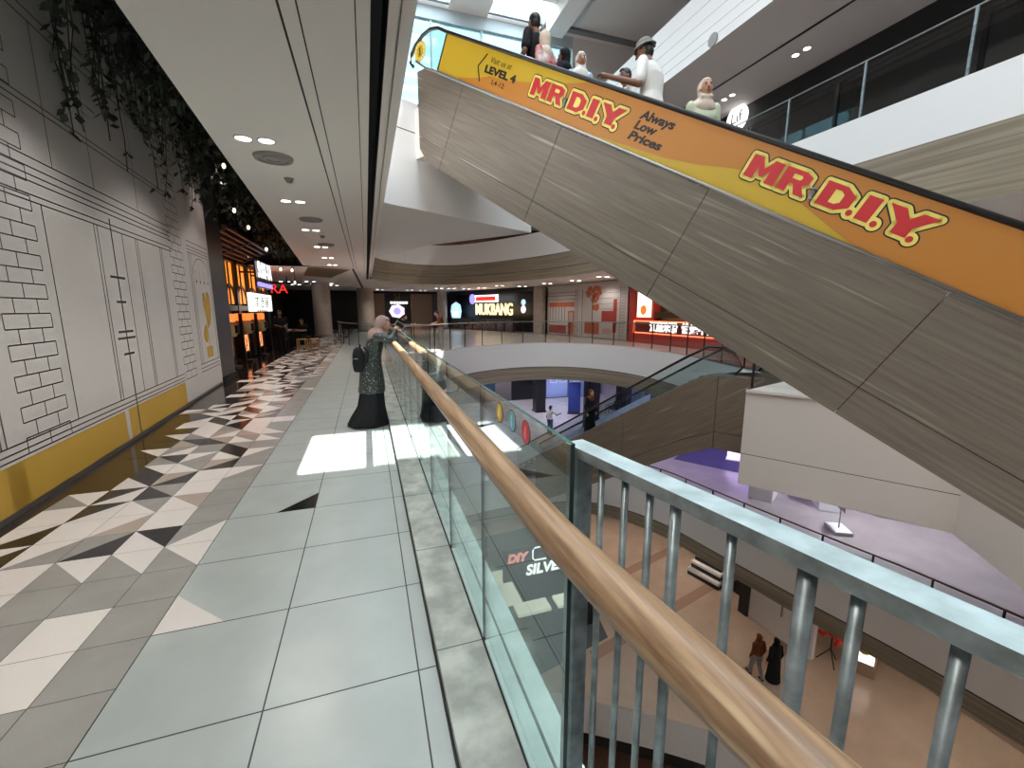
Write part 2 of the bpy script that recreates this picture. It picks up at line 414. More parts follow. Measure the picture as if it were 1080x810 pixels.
for j in range(-14, 124):
    y0 = Y0 + j * TY / 2; y1 = y0 + TY / 2
    nc = 5 if j > 4 else 4
    if j > 14: nc = 6
    if j < 2: nc = 3
    for c in range(nc):
        x1 = -1.14 - c * q; x0 = x1 - q
        if x0 < wallx(y0) + (.24 if rt.random() < .5 else .5) - (.2 if y0 < 8 else 0): continue
        A, B, C_, D = V(x0 + .0015, y0 + .0015, 0), V(x1 - .0015, y0 + .0015, 0), V(x1 - .0015, y1 - .0015, 0), V(x0 + .0015, y1 - .0015, 0)
        def pick():
            if c == 0: return rt.choice([TGREY, TGREY, TGREY, TGREY, TLIGHT, TGREY]) if y0 < 12 else rt.choice([TGREY, TLIGHT, TWARM])
            if y0 < 3.35: return rt.choice([TGREY, TGREY, TLIGHT])
            return rt.choice([TBLACK, TBLACK, TBLACK, TLIGHT, TLIGHT, TLIGHT, TWARM, TGREY])
        p1 = pick(); p2 = pick()
        if c > 0 and p1 == p2 == TBLACK: p2 = TLIGHT
        if rt.random() < 0.5:
            m.add([A, B, D], [(0, 1, 2)], p1); m.add([B, C_, D], [(0, 1, 2)], p2)
        else:
            m.add([A, B, C_], [(0, 1, 2)], p1); m.add([A, C_, D], [(0, 1, 2)], p2)
m.poly([(-6.5, -8), (-1.14, -8), (-1.14, 40), (-6.5, 40)], [], -0.002, DARKFLOOR)
m.poly([(-1.14, 13.6), (0.3, 13.6), (0.62, 15.2), (1.5, 16.3), (2.4, 17.1), (4.4, 19.2), (6.7, 20.2), (8.8, 20.1), (10.4, 19), (11.3, 16.9), (11.5, 14.3), (11.2, 12.4), (10.0, 7.4), (22, 7.4), (22, 46), (-1.14, 46)], [], -0.001, mat('far_tile', (176, 166, 156), 0.25, noise=0.05, nscale=1))
fl = struct(m.build('floor'), 'grey tiled floor with a strip of black and white triangles')

def slab(name, outer, hole, z, mt, under=None, uz=None, um=None):
    k = MB(); k.poly(outer, [hole], z, mt)
    if under: k.poly(outer, [under], uz, um, down=True)
    return struct(k.build(name))
slab('floor', OUT, VOID1, LV1, FLOOR1)
slab('floor', OUT, VOID0, LV0, TAN)
m = MB(); m.poly(OUT, [], LVG, TAN2); struct(m.build('floor'))
# tan floor's darker cross bands and the indigo carpet below
m = MB()
for a, b in (((6.2, 13.9), (15.0, 16.4)), ((7.0, 11.4), (15.5, 13.6)), ((9.5, 8.6), (14, 9.6))):
    n = V(-(b[1] - a[1]), b[0] - a[0], 0).normalized() * 0.45
    A, B = V(a[0], a[1], LV0 + .002), V(b[0], b[1], LV0 + .002)
    m.quad(A, B, B + n, A + n, TAN2)
struct(m.build('trim_1'), 'brown tile bands in the tan floor')
m = MB(); m.quad(V(13.2, 15.6, LV1 + .004), V(15.8, 11.5, LV1 + .004), V(17.9, 13.0, LV1 + .004), V(17.9, 18.5, LV1 + .004), CARPET)
tag(m.build('carpet'), 'indigo carpet on the purple-lit floor one level down', 'carpet')
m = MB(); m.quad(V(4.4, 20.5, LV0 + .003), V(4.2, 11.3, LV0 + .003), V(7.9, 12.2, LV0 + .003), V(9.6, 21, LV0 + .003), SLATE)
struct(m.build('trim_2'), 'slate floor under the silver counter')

# slab edges round the void
def fascia(name, pts, z_top, z_mid, z_bot, label):
    k = MB()
    k.band(pts, z_top, z_mid, FASC)
    i2 = inset(pts, -0.12) if False else pts
    k.band(i2, z_mid - 0.03, z_bot, BAND)
    k.band(pts, z_mid, z_mid - 0.03, BLACK); k.band(inset(pts, -.004), z_top, z_top - .03, WHITE)
    o = struct(k.build(name), label); o.data.shade_smooth(); o.data.set_sharp_from_angle(angle=R(35)); return o
fascia('trim_3', FAR2, 0.03, -1.18, -1.85, 'white fascia with wood band curving round the void')
m = MB(); m.poly(OUT, [VOID2], -1.85, CEIL, down=True); struct(m.build('ceiling'))
fascia('trim_4', [(1.0, -7.9)] + RING1 + [(12, -7.9)], LV1 + 0.06, -6.42, -6.95, 'curved white fascia of the floor below')
m = MB(); m.poly(OUT, [VOID1], -6.95, CEIL, down=True); struct(m.build('ceiling'))
k = MB(); k.band([(2, -7.9)] + EDGE0 + [(10.5, -7.9)], LV0 + .02, LV0 - 1.2, FASC); k.band([(2, -7.9)] + EDGE0 + [(10.5, -7.9)], LV0 - 1.2, LV0 - 1.6, BLACK); k.poly(OUT, [VOID0], LV0 - 1.6, CEIL, down=True); struct(k.build('trim_5'))
# white deck that carries the escalator landings
m = MB(); m.prism([(7.4, 6.7, -2.03), (8.28, 7.0, -2.03), (9.5, 7.4, -2.03), (13, 7.4, -2.03), (13, 0.6, -2.03), (6.75, 1.1, -2.03), (9.1, 3.9, -2.03)], (0, 0, 2.035), DECKP)
a, b = V(7.4, 6.7, -1.36), V(9.1, 3.9, -1.36); n = V(-0.855, -0.519, 0) * 0.002
m.quad(a + n, b + n, b + n + V(0, 0, .012), a + n + V(0, 0, .012), BLACK)
a, b = V(7.4, 6.7, -0.02), V(9.1, 3.9, -0.02); n *= 20
m.prism([a, a + n, a + n + V(0, 0, .05), a + V(0, 0, .05)], b - a, WHITE)
struct(m.build('trim_6'), 'white landing deck box under the escalators')

# upper storey: corridor ceiling with slots, far wood bulkhead, landing deck
LEFTC = [(-0.95, -8), (-1.05, 1.0), (-1.35, 5.45), (-1.62, 9.8), (-2.11, 17.5), (-2.15, 18.2)]
m = MB()
strips = [(None, -0.375), (-0.36, -0.275), (-0.265, 0.03), (0.037, 0.115)]
def cstrip(x0, x1, mt, z=CZ, ya=-8, yb=18.6):
    m.quad(V(x0, yb, z), V(x1, yb, z), V(x1, ya, z), V(x0, ya, z), mt)
for i in range(len(LEFTC) - 1):
    (xa, ya), (xb, yb) = LEFTC[i], LEFTC[i + 1]
    m.quad(V(xb, yb, CZ), V(-0.375, yb, CZ), V(-0.375, ya, CZ), V(xa, ya, CZ), CEIL)
    m.quad(V(xa, ya, CZ), V(xa, ya, CZ + .35), V(xb, yb, CZ + .35), V(xb, yb, CZ), CEIL)
m.quad(V(-2.15, 18.2, CZ), V(-0.375, 18.6, CZ), V(-.375, 18.2, CZ), V(-2.15, 18.2, CZ), CEIL)
for x0, x1 in strips[1:]: cstrip(x0, x1, CEIL)
for x0, x1 in ((-.375, -.36), (-.275, -.265), (.03, .037)): cstrip(x0, x1, BLACK, CZ + .01)
cstrip(0.21, 0.265, CEIL, CZ, -8, 25.4)
cstrip(0.285, 0.36, CEIL, CZ + .02, -8, 23.6)
cstrip(0.265, 0.285, CEIL, CZ + .06, -8, 23.6)
m.box((0.115, -8, CZ), (0.117, 25, CZ + .3), BLACK); m.box((0.208, -8, CZ), (0.21, 25, CZ + .3), BLACK); cstrip(0.115, 0.21, BLACK, CZ + .3, -8, 25)
m.quad(V(.36, -8, CZ + .02), V(.36, 23.6, CZ + .02), V(.36, 23.6, LV3), V(.36, -8, LV3), FASC)
struct(m.build('ceiling'), 'white corridor ceiling with black slot and thin joints')
CZ2 = 3.28
far_hole = [(-6.5, 18.4), (0.21, 18.4), (0.21, 25.2)] + inset(FAR3, 0) + [(8.95, 7.2), (22, 7.2), (22, 46), (-6.5, 46)]
m = MB(); m.poly([(-6.5, 18.61), (0.115, 18.61), (0.115, 25.4)] + [(p[0], p[1]) for p in FAR3[3:]] + [(8.95, -8), (22, -8), (22, 46), (-6.5, 46)], [], CZ, CEIL, down=True)
m.quad(V(-2.05, 18.7, CZ - .012), V(-0.5, 19.2, CZ - .012), V(-1.65, 24.6, CZ - .012), V(-2.75, 23.2, CZ - .012), SLAT)
m.quad(V(-.46, 18.9, CZ - .01), V(-.38, 18.9, CZ - .01), V(0.0, 38, CZ - .01), V(-.18, 38, CZ - .01), BLACK)
struct(m.build('ceiling'), 'white ceiling over the far side of the void')
m = MB()
m.band(FAR3, CZ - .02, 3.75, BAND); m.band(FAR3, 3.77, 4.45, BAND); m.band(FAR3, 3.75, 3.77, BLACK)
m.band(inset(FAR3, -0.1), CZ - .02, CZ - .0, BAND)
m.band(FAR3, 4.47, LV3 + .5, FASC); m.band(FAR3, 4.45, 4.47, BLACK)
m.band([(8.95, 11.5), (8.95, -7.9)], 4.38, LV3, FASC); m.band([(8.95, 11.5), (8.95, -7.9)], CZ, 4.38, BAND)
o = struct(m.build('trim_7'), 'curved wood bulkhead and white upstand of the floor above'); o.data.shade_smooth(); o.data.set_sharp_from_angle(angle=R(35))
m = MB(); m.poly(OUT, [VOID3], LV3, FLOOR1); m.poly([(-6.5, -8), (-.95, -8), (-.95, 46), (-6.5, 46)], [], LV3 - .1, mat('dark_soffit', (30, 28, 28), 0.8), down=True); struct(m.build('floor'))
m = MB(); m.prism([(.36, 7.95, 3.45), (3.32, 9.6, 3.45), (3.8, 9.85, 3.45), (1.85, 12.5, 3.45), (.36, 16.2, 3.45)], (0, 0, LV3 - 3.44), FASC)
a, b = V(.36, 7.948, 4.72), V(3.32, 9.598, 4.72); m.quad(a, b, b + V(0, 0, .015), a + V(0, 0, .015), BLACK)
struct(m.build('trim_8'), 'white landing deck under the top of the escalator')

# top storey and roof
m = MB()
X4 = 8.95
CEIL2 = mat('upper_ceiling_paint', (206, 200, 196), 0.7)
m.poly([(-6.5, 18.5), (22, 18.5), (22, 46), (-6.5, 46)], [], 8.5, FLOOR1)
m.poly([(X4, -8), (22, -8), (22, 18.5), (X4, 18.5)], [], 8.43, CEIL2, down=True)
m.poly([(-6.5, 18.5), (22, 18.5), (22, 46), (-6.5, 46)], [], 8.43, CEIL, down=True)
for y0, y1, w in ((10.6, 10.68, 0),): m.quad(V(y0, -8, 8.42), V(y0, 18.5, 8.42), V(y1, 18.5, 8.42), V(y1, -8, 8.42), BLACK)
struct(m.build('ceiling'), 'grey ceiling of the floor above with a black slot')
m = MB()
m.quad(V(X4, -8, 8.43), V(X4, 18.5, 8.43), V(X4, 18.5, 10.05), V(X4, -8, 10.05), FASC)
for z in (8.66, 8.93, 9.25, 9.6): m.box((X4 - .004, -8, z), (X4, 18.5, z + .012), STEEL)
m.quad(V(X4, -8, 10.05), V(X4, 18.5, 10.05), V(22, 18.5, 10.05), V(22, -8, 10.05), FLOOR1)
struct(m.build('trim_9'), 'white grooved fascia of the top floor')
m = MB(); m.lathe([(0.0, 0), (.16, 0), (.16, .02), (0.0, .02)], (0, 0, 0), mat('vent_grey', (150, 146, 142), 0.6), 24)
m.xf(frame(at(752, 42, X=X4 - .01), (0, 1, 0), (0, 0, 1), (-1, 0, 0)))
tag(m.build('round_vent'), 'round grey vent on the grooved fascia of the top floor', 'vent')
# roof: glazed skylight with beams, some bays closed to shape the sun
m = MB()
SKX0, SKX1, SKM0, SKM1, SKY0, SKY1 = 0.45, 7.4, 3.6, 5.15, -7.5, 18.35
def rbox(x0, y0, x1, y1): m.box((x0, y0, ROOF), (x1, min(y1, 18.6), ROOF + .5), WHITE)
rbox(-6.5, -8, SKX0, 46); rbox(SKX1, -8, 22, 46); rbox(SKX0, -8, SKX1, SKY0); rbox(SKX0, SKY1, SKX1, 46)
rbox(SKM0, SKY0, SKM1, 4.62); rbox(SKM0, 6.0, SKM1, SKY1); rbox(SKM1, 3.0, SKX1, 16.8)  # solid bays added to hold back the sun, gap left for the floor patch
m.box((7.4, 17.75, ROOF - .1), (16, 18.0, ROOF - .001), mat('roof_slot', (120, 122, 124), 0.6))
m.box((7.4, -8, ROOF - .55), (8.1, 17.7, ROOF - .001), WHITE)
struct(m.build('ceiling'), 'white roof with a glazed skylight, some bays closed to shape the sunlight')
for i in range(18):
    y = -6.6 + i * 1.45
    if 4.4 < y < 6.3: continue
    k = MB(); k.box((SKX0, y, ROOF + .02), (SKX1, y + .12, ROOF + .42), GALV); o = k.build('roof_rafter', bevel=.01)
    tag(o, 'steel rafter across the skylight, %s from the photographer\'s end' % ORD[i], 'rafter', 'steel rafters across the skylight')
# clerestory window on the far side of the roof
m = MB(); m.box((-0.2, 18.36, 12.55), (8.9, 18.6, ROOF), mat('blue_grey_beam', (168, 182, 186), 0.6)); m.box((-0.2, 18.36, 8.43), (8.9, 18.6, 9.0), WHITE); m.box((-6.5, 18.36, 8.43), (-.2, 18.6, ROOF), WHITE); m.box((8.9, 18.36, 8.43), (22, 18.6, ROOF), WHITE)
struct(m.build('wall_far'))
m = MB()
m.box((-0.2, 18.45, 9.0), (8.9, 18.47, 12.55), SKYPANE)
w = struct(m.build('window_1'), 'pale cyan clerestory window below the roof')
k = MB()
for x in (0.9, 2.9, 4.9, 6.9): k.box((x, 18.4, 9.0), (x + .07, 18.52, 12.55), mat('mullion', (170, 190, 192), 0.5))
k.build('window_mullion', w, world=True)

# outer walls
WALLM = mat('shell_wall', (160, 150, 142), 0.7)
def wall(name, a, b, z0, z1, mt=WALLM):
    k = MB()
    if z1 == ROOF and b[1] == 46 and a[1] < 46:
        c = (a[0], 18.6); k.quad(V(a[0], a[1], z0), V(c[0], c[1], z0), V(c[0], c[1], z1), V(a[0], a[1], z1), mt); a = c; z1 = 8.43
    elif z1 == ROOF and a[1] == 46: z1 = 8.43
    k.quad(V(a[0], a[1], z0), V(b[0], b[1], z0), V(b[0], b[1], z1), V(a[0], a[1], z1), mt); return struct(k.build(name))
wall('wall_right', (22, -8), (22, 46), LVG, ROOF); wall('wall_back', (-6.5, -8), (22, -8), LVG, ROOF)
wall('wall_left', (-6.5, -8), (-6.5, 46), LVG, ROOF, mat('dark_wall', (54, 48, 44), 0.6)); wall('wall_far', (-6.5, 46), (22, 46), LVG, ROOF)
wall('wall_right', (18, -7.9), (18, 31), LV1, -1.85, mat('lower_wall', (170, 160, 170), 0.6)); wall('wall_far', (-6.4, 31), (18, 31), LV1, -1.85, mat('lower_far_wall', (120, 112, 118), 0.6))
wall('wall_right', (16.5, -7.9), (16.5, 27), LV0, -6.95, mat('ground_wall', (150, 128, 112), 0.6)); wall('wall_far', (-6.4, 27), (16.5, 27), LV0, -6.95, mat('ground_far_wall', (110, 100, 94), 0.6))
wall('wall_left', (0.66, -7.9), (0.66, 13), LVG, -1.85); 
wall('wall_far', (-6.4, 36), (21.9, 36), LV3, 8.43, mat('upper_shop_wall', (104, 78, 66), 0.6))

# left hoarding wall with a line drawing of a townhouse front
m = MB()
def wp(y, z, e=0.0): return V(wallx(y) + e, y, z)
def wq(y0, y1, z0, z1, mt, e): m.add([wp(y0, z0, e), wp(y1, z0, e), wp(y1, z1, e), wp(y0, z1, e)], [(0, 1, 2, 3)], mt)
def ln(y0, z0, y1, z1, w=.014, mt=INK, e=.003):
    d = V(0, y1 - y0, z1 - z0).normalized(); n = V(0, -d.z, d.y) * (w / 2)
    m.add([wp(y0 + n.y, z0 + n.z, e), wp(y1 + n.y, z1 + n.z, e), wp(y1 - n.y, z1 - n.z, e), wp(y0 - n.y, z0 - n.z, e)], [(0, 1, 2, 3)], mt)
wq(-8, 11.28, 0, LV3 - .1, HOARD, 0)
m.add([wp(11.28, 0), wp(11.28, 5.1), wp(11.28, 5.1) + V(-.3, 0, 0), wp(11.28, 0) + V(-.3, 0, 0)], [(0, 1, 2, 3)], HOARD)
wq(-8, 11.28, 0, .05, STEEL, .006)
for base in (-5.1, -0.9, 3.3):
    y = base
    wq(y + 3.2, y + 5.42, .02, .42, OCHRE, .002)
    wq(y + 1.0, y + 3.1, .02, .42, OCHRE, .002)
    for z in (.45, .5, .56): ln(y + .9, z, y + 5.45, z)
    for yy in (1.0, 1.06, 2.1, 3.05, 3.12, 3.75, 4.15, 4.22, 5.05, 5.12): ln(y + yy, .56, y + yy, 2.62, .016)
    for z in (2.62, 2.68, 2.8, 2.86, 2.93, 3.02): ln(y + .8, z, y + 5.6, z)
    ln(y + 3.46, .0, y + 3.46, 2.75, .03)
    for z, w in ((1.1, .3), (1.3, .5), (1.38, .42), (1.75, .26), (2.05, .4)): ln(y + 3.46 - w / 2, z, y + 3.46 + w / 2, z, .03)
    for z in (3.5, 3.56, 4.3, 4.4): ln(y + .8, z, y + 5.6, z)
    for yy in (1.4, 2.4, 3.2, 4.4): ln(y + yy, 3.02, y + yy, 4.3, .012)
    for k in range(int(4.2 / .13)):      # brick pier
        z = .45 + k * .13
        ln(y + 5.5, z, y + 6.15, z, .012)
        for o in ((.16, .48) if k % 2 else (0, .32, .65)): ln(y + 5.5 + o, z, y + 5.5 + o, z + .13, .012)
for z in (.45, .52, .6, 2.72, 2.78, 2.84, 2.93): ln(9.75, z, 11.2, z)
for yy in (9.8, 9.88, 9.98, 11.12, 11.18): ln(yy, .6, yy, 2.72, .016)
for k in range(9):      # arch head
    t0, t1 = math.pi * k / 9, math.pi * (k + 1) / 9
    ln(10.55 + .55 * math.cos(t0), 2.35 + .32 * math.sin(t0), 10.55 + .55 * math.cos(t1), 2.35 + .32 * math.sin(t1))
rb = random.Random(4)
for k in range(9):      # ochre tree printed in the arch
    cy, cz, r = 10.55 + rb.uniform(-.28, .3), 1.45 + rb.uniform(-.35, .4), rb.uniform(.12, .24)
    n = 9; m.add([wp(cy + r * .8 * rb.uniform(.7, 1.1) * math.cos(2 * math.pi * i / n), cz + r * 1.2 * rb.uniform(.7, 1.1) * math.sin(2 * math.pi * i / n), .004 + k * .0004) for i in range(n)], [tuple(range(n))], OCHRE)
wq(10.3, 10.75, .68, .9, OCHRE, .003); ln(10.55, .85, 10.55, 1.5, .04, OCHRE)
for yy in (10.15, 10.4, 10.7, 10.95): ln(yy, 2.2, yy, 2.42, .012); ln(yy - .03, 2.2, yy + .03, 2.2, .05)
struct(m.build('wall_left'), 'pale hoarding wall with a line drawing of a townhouse front and ochre panels')
m = MB(); m.box((-4.0, 11.35, 0), (-3.22, 12.4, 5.1), PILLAR); m.box((-3.22, 11.35, 0), (-3.2, 12.4, .12), BLACK)
struct(m.build('trim_10'), 'dark polished pillar at the end of the hoarding')

# kerb and outer ledge
m = MB()
m.box((0.232, -7.9, -.05), (0.452, 13.8, .055), STONE)
m.box((0.222, -7.9, -.02), (0.232, 13.8, .012), BLACK)
m.box((0.452, -7.9, -.3), (0.655, 13.8, .03), LEDGE); m.box((0.55, -7.9, .03), (0.56, 13.8, .036), GROUT)
for i in range(-6, 16):
    m.box((0.231, i * 0.9, .0545), (0.4525, i * 0.9 + .004, .0558), GROUT)
struct(m.build('trim_11'), 'stone kerb and pale ledge along the edge of the walkway')

# ------------------------------------------------------------------ glass balustrade with the wooden handrail
GX, GTOP, HRX, HRZ = 0.465, 1.325, 0.352, 1.19
bal = thing('glass_balustrade', 'glass balustrade with a round wooden handrail along the walkway edge', 'balustrade', (GX, 5.0, 0.05))
joints = [0.905, 1.80, 2.67]
while joints[-1] < 13.0: joints.append(joints[-1] + 0.9)
def glass_panel(y0, y1):
    k = MB()
    k.quad(V(GX - .006, y0, .05), V(GX - .006, y1, .05), V(GX - .006, y1, GTOP), V(GX - .006, y0, GTOP), GLASS)
    k.quad(V(GX + .006, y0, .05), V(GX + .006, y1, .05), V(GX + .006, y1, GTOP), V(GX + .006, y0, GTOP), GLASS)
    k.quad(V(GX - .006, y0, GTOP), V(GX + .006, y0, GTOP), V(GX + .006, y1, GTOP), V(GX - .006, y1, GTOP), GEDGE)
    for y in (y0, y1): k.quad(V(GX - .006, y, .05), V(GX + .006, y, .05), V(GX + .006, y, GTOP), V(GX - .006, y, GTOP), GJOINT)
    k.box((GX - .012, y0, .05), (GX - .0065, y1, .064), BLACK)
    k.build('glass_panel', bal, world=True)
for y0, y1 in zip(joints[:-1], joints[1:]): glass_panel(y0 + .004, y1 - .004)
def hrx(y):      # the rail bends outward where the steel railing takes over
    return HRX - .004 if y > .75 else HRX - .004 + .11 * (.75 - y) ** 1.25
k = MB(); n = 20; rs = []
for i in range(61):
    y = -1.0 + (i / 60) ** 1.6 * 14.4; rs.append([V(hrx(y) + .04 * math.cos(t), y, HRZ + .04 * math.sin(t)) for t in (2 * math.pi * j / n for j in range(n))])
k.rings(rs, RAILWOOD); k.build('handrail', bal, smooth=True, world=True, label='round wooden handrail')
k = MB(); k.tube([(hrx(y), y, HRZ - .043) for y in (-1, -.6, -.2, .1, .3, .5, .7, .9, 3, 8, 13.4)], .008, STEEL, 8); k.build('handrail_bar', bal, world=True)
for y in joints[1:]:
    k = MB(); yy = y + .12
    k.tube([(HRX, yy, HRZ - .04), (HRX + .01, yy, HRZ - .075), (HRX + .06, yy, HRZ - .085), (GX - .02, yy, HRZ - .085)], .007, STEEL, 8)
    k.tube([(GX - .02, yy, HRZ - .085), (GX + .02, yy, HRZ - .085)], .022, STEEL, 14)
    k.build('handrail_bracket', bal, world=True)
for nm, y, z, c, word in (('yellow', 1.506, 1.268, (206, 178, 84), 0), ('teal', 1.36, 1.272, (108, 172, 182), 0), ('red', 1.222, 1.268, (190, 70, 76), 0)):
    pm = mat('sticker_' + nm, c, 0.5); k = MB(); pale = mat('sticker_pale_' + nm, tuple(min(255, u + 50) for u in c), .5)
    k.lathe([(0, 0), (.039, 0), (.039, .001), (0, .001)], (0, 0, 0), BLACK, 28); k.lathe([(0, .001), (.036, .001), (.036, .0016), (0, .0016)], (0, 0, 0), pm, 28)
    k.box((-.005, -.022, .0016), (.005, .022, .002), pale); k.tube([(0, .012, .0018), (.012, -.016, .0018)], .003, pale, 6)
    k.xf(frame(V(GX - .0065, y, z), (0, 1, 0), (0, 0, 1), (-1, 0, 0)))
    tag(k.build('round_sticker'), 'round %s sticker with a black rim on the glass panel by the steel post' % nm, 'sticker')

# galvanised makeshift railing that carries on from the last glass panel
rail = thing('steel_railing', 'galvanised steel railing with round bars where the glass balustrade stops', 'railing', (.56, .6, .03))
pts = [V(.52, .975, 1.30), V(.641, .267, 1.30), V(.735, -.30, 1.30)]
def railat(y):
    for a, b in zip(pts[:-1], pts[1:]):
        if a.y >= y >= b.y or b is pts[-1]:
            t = (y - a.y) / (b.y - a.y); return a + (b - a) * t
k = MB(); ax = (pts[1] - pts[0]).normalized(); nr = V(-ax.y, ax.x, 0); e = V(-.0, 0, 0)
a0 = pts[0] - ax * .03; b0 = pts[2]
def bar(lo, hi, mt):
    vs = [p + nr * s + V(0, 0, z) for p in (a0, pts[1], b0) for s, z in ((-.03, hi), (.03, hi), (.03, lo), (-.03, lo))]
    k.add(vs, [(0, 1, 5, 4), (4, 5, 9, 8)], mt[0]); k.add(vs, [(1, 2, 6, 5), (5, 6, 10, 9), (2, 3, 7, 6), (6, 7, 11, 10), (3, 0, 4, 7), (7, 4, 8, 11), (0, 3, 2, 1), (8, 9, 10, 11)], mt[1])
bar(-.028, 0, (GALVSKYLIT, GALV)); k.build('top_rail', rail, world=True, bevel=.003)
k = MB(); p = pts[0]
M = frame(V(p.x, p.y, 0), ax, nr, (0, 0, 1))
k.box((-.024, -.026, .03), (.024, .026, 1.272), GALV, M); k.box((-.045, -.05, .03), (.045, .05, .04), GALV, M)
k.build('post', rail, world=True, bevel=.003)
for y, r in ((.886, .0085), (.804, .0085), (.729, .0085), (.661, .0115), (.539, .009), (.416, .0135), (.351, .009), (.25, .009), (.15, .009), (.02, .0135), (-.1, .009), (-.2, .009)):
    p = railat(y); k = MB(); k.tube([(p.x, p.y, .03), (p.x, p.y, 1.275)], r, GALV, 12); k.build('baluster', rail, smooth=True, world=True)

# ------------------------------------------------------------------ big escalator with the yellow banner
EH = V(math.sin(R(-30)), math.cos(R(-30)), 0); EN = V(math.cos(R(-30)), -math.sin(R(-30)), 0); EP0 = V(1.036, 8.071, 0)
def epos(s, off, z): return EP0 - EH * s + EN * off + V(0, 0, z)
esc = thing('escalator', 'long wood-clad escalator with a yellow advertising banner running down from the floor above', 'escalator', EP0, R(-60))
T30 = math.tan(R(30)); C30, S30 = math.cos(R(30)), 0.5
def suv(u, v, y=0.0):      # along-slope u, perpendicular v (0 = foot of the banner) in the escalator's own frame
    return V(u * C30 + v * S30, y, 5.76 - u * S30 + v * C30)
EW = 1.55
UE = 10.4
def uvprism(poly, y0, y1, mt, k):
    k.prism([suv(u, v, y0) for u, v in poly], (0, y1 - y0, 0), mt)
# side cladding in panels
def sz(s, z): # inverse of suv
    dz = z - 5.76; return (s * C30 - dz * S30, s * S30 + dz * C30)
joint_u = [1.332, 3.466, 5.658, 7.87, 10.06]
for side, (ya, yb) in enumerate(((0.0, .06), (EW - .06, EW))):
    lo = -1.30; mid = -1.0; gp = .004
    us = [None] + joint_u
    for i in range(len(us)):
        u0 = us[i]; u1 = us[i + 1] if i + 1 < len(us) else None
        for (va, vb) in ((mid + gp, -.04), (lo, mid - gp)):
            k = MB()
            if u0 is None:
                def endu(v): return math.tan(R(30)) * -v if False else None
                # the landing end is cut plumb at s = 0 and flattened on top
                A = sz(0.0, 5.76 + (vb + .0) / C30) if vb > -.5 else (None)
                def plumb(v): return (-v * S30 / C30, v)
                if vb > -.5: poly = [plumb(va), (u1 - gp, va), (u1 - gp, vb), (.55, vb), sz(.28, 5.585), sz(0.0, 5.60)]
                else: poly = [plumb(va - .0), plumb(-1.18), sz(.16, 4.12), (plumb(va)[0] + .45, va), (u1 - gp, va), (u1 - gp, vb), plumb(vb)]
                if vb < -.5: poly = [plumb(-1.17), (plumb(va)[0] + .22, va), (u1 - gp, va), (u1 - gp, vb), plumb(vb)]
                uvprism(poly, ya, yb, CLAD, k)
            elif u1 is None:
                uvprism([(u0 + gp, va), (UE + .3, va), (UE + .3, vb), (u0 + gp, vb)], ya, yb, CLAD, k)
            else: uvprism([(u0 + gp, va), (u1 - gp, va), (u1 - gp, vb), (u0 + gp, vb)], ya, yb, CLAD, k)
            k.build('side_panel', esc)
k = MB(); uvprism([(.9, -1.28), (UE, -1.28), (UE, -.9), (.9, -.9)], .07, EW - .07, BLACK, k); uvprism([(.75, -1.20), (UE, -1.20), (UE, -.14), (.4, -.14)], .022, .05, BLACK, k); k.build('truss', esc)
# landing plate, steps, skirt trim
k = MB(); k.box((-1.4, .15, 5.1), (.25, EW - .15, 5.215), STEEL); k.box((-.3, .08, 4.3), (.2, EW - .08, 5.12), FASC); k.build('landing_plate', esc)
k = MB()
nst = 26
for i in range(nst):
    s = .35 + i * .36; z = 5.39 - T30 * (s + .18)
    k.box((s, .3, z - .35), (s + .37, EW - .3, z), STEEL)
k.build('step_chain', esc)
for y in (0.0, EW):
    k = MB(); d = -.012 if y == 0 else .012
    pth = [suv(-.02, .0, y), suv(.3, -.035, y), suv(.62, -.02, y), suv(UE, -.02, y)]
    k.tube(pth, .018, STEEL, 8); k.build('skirt_trim', esc, smooth=True)
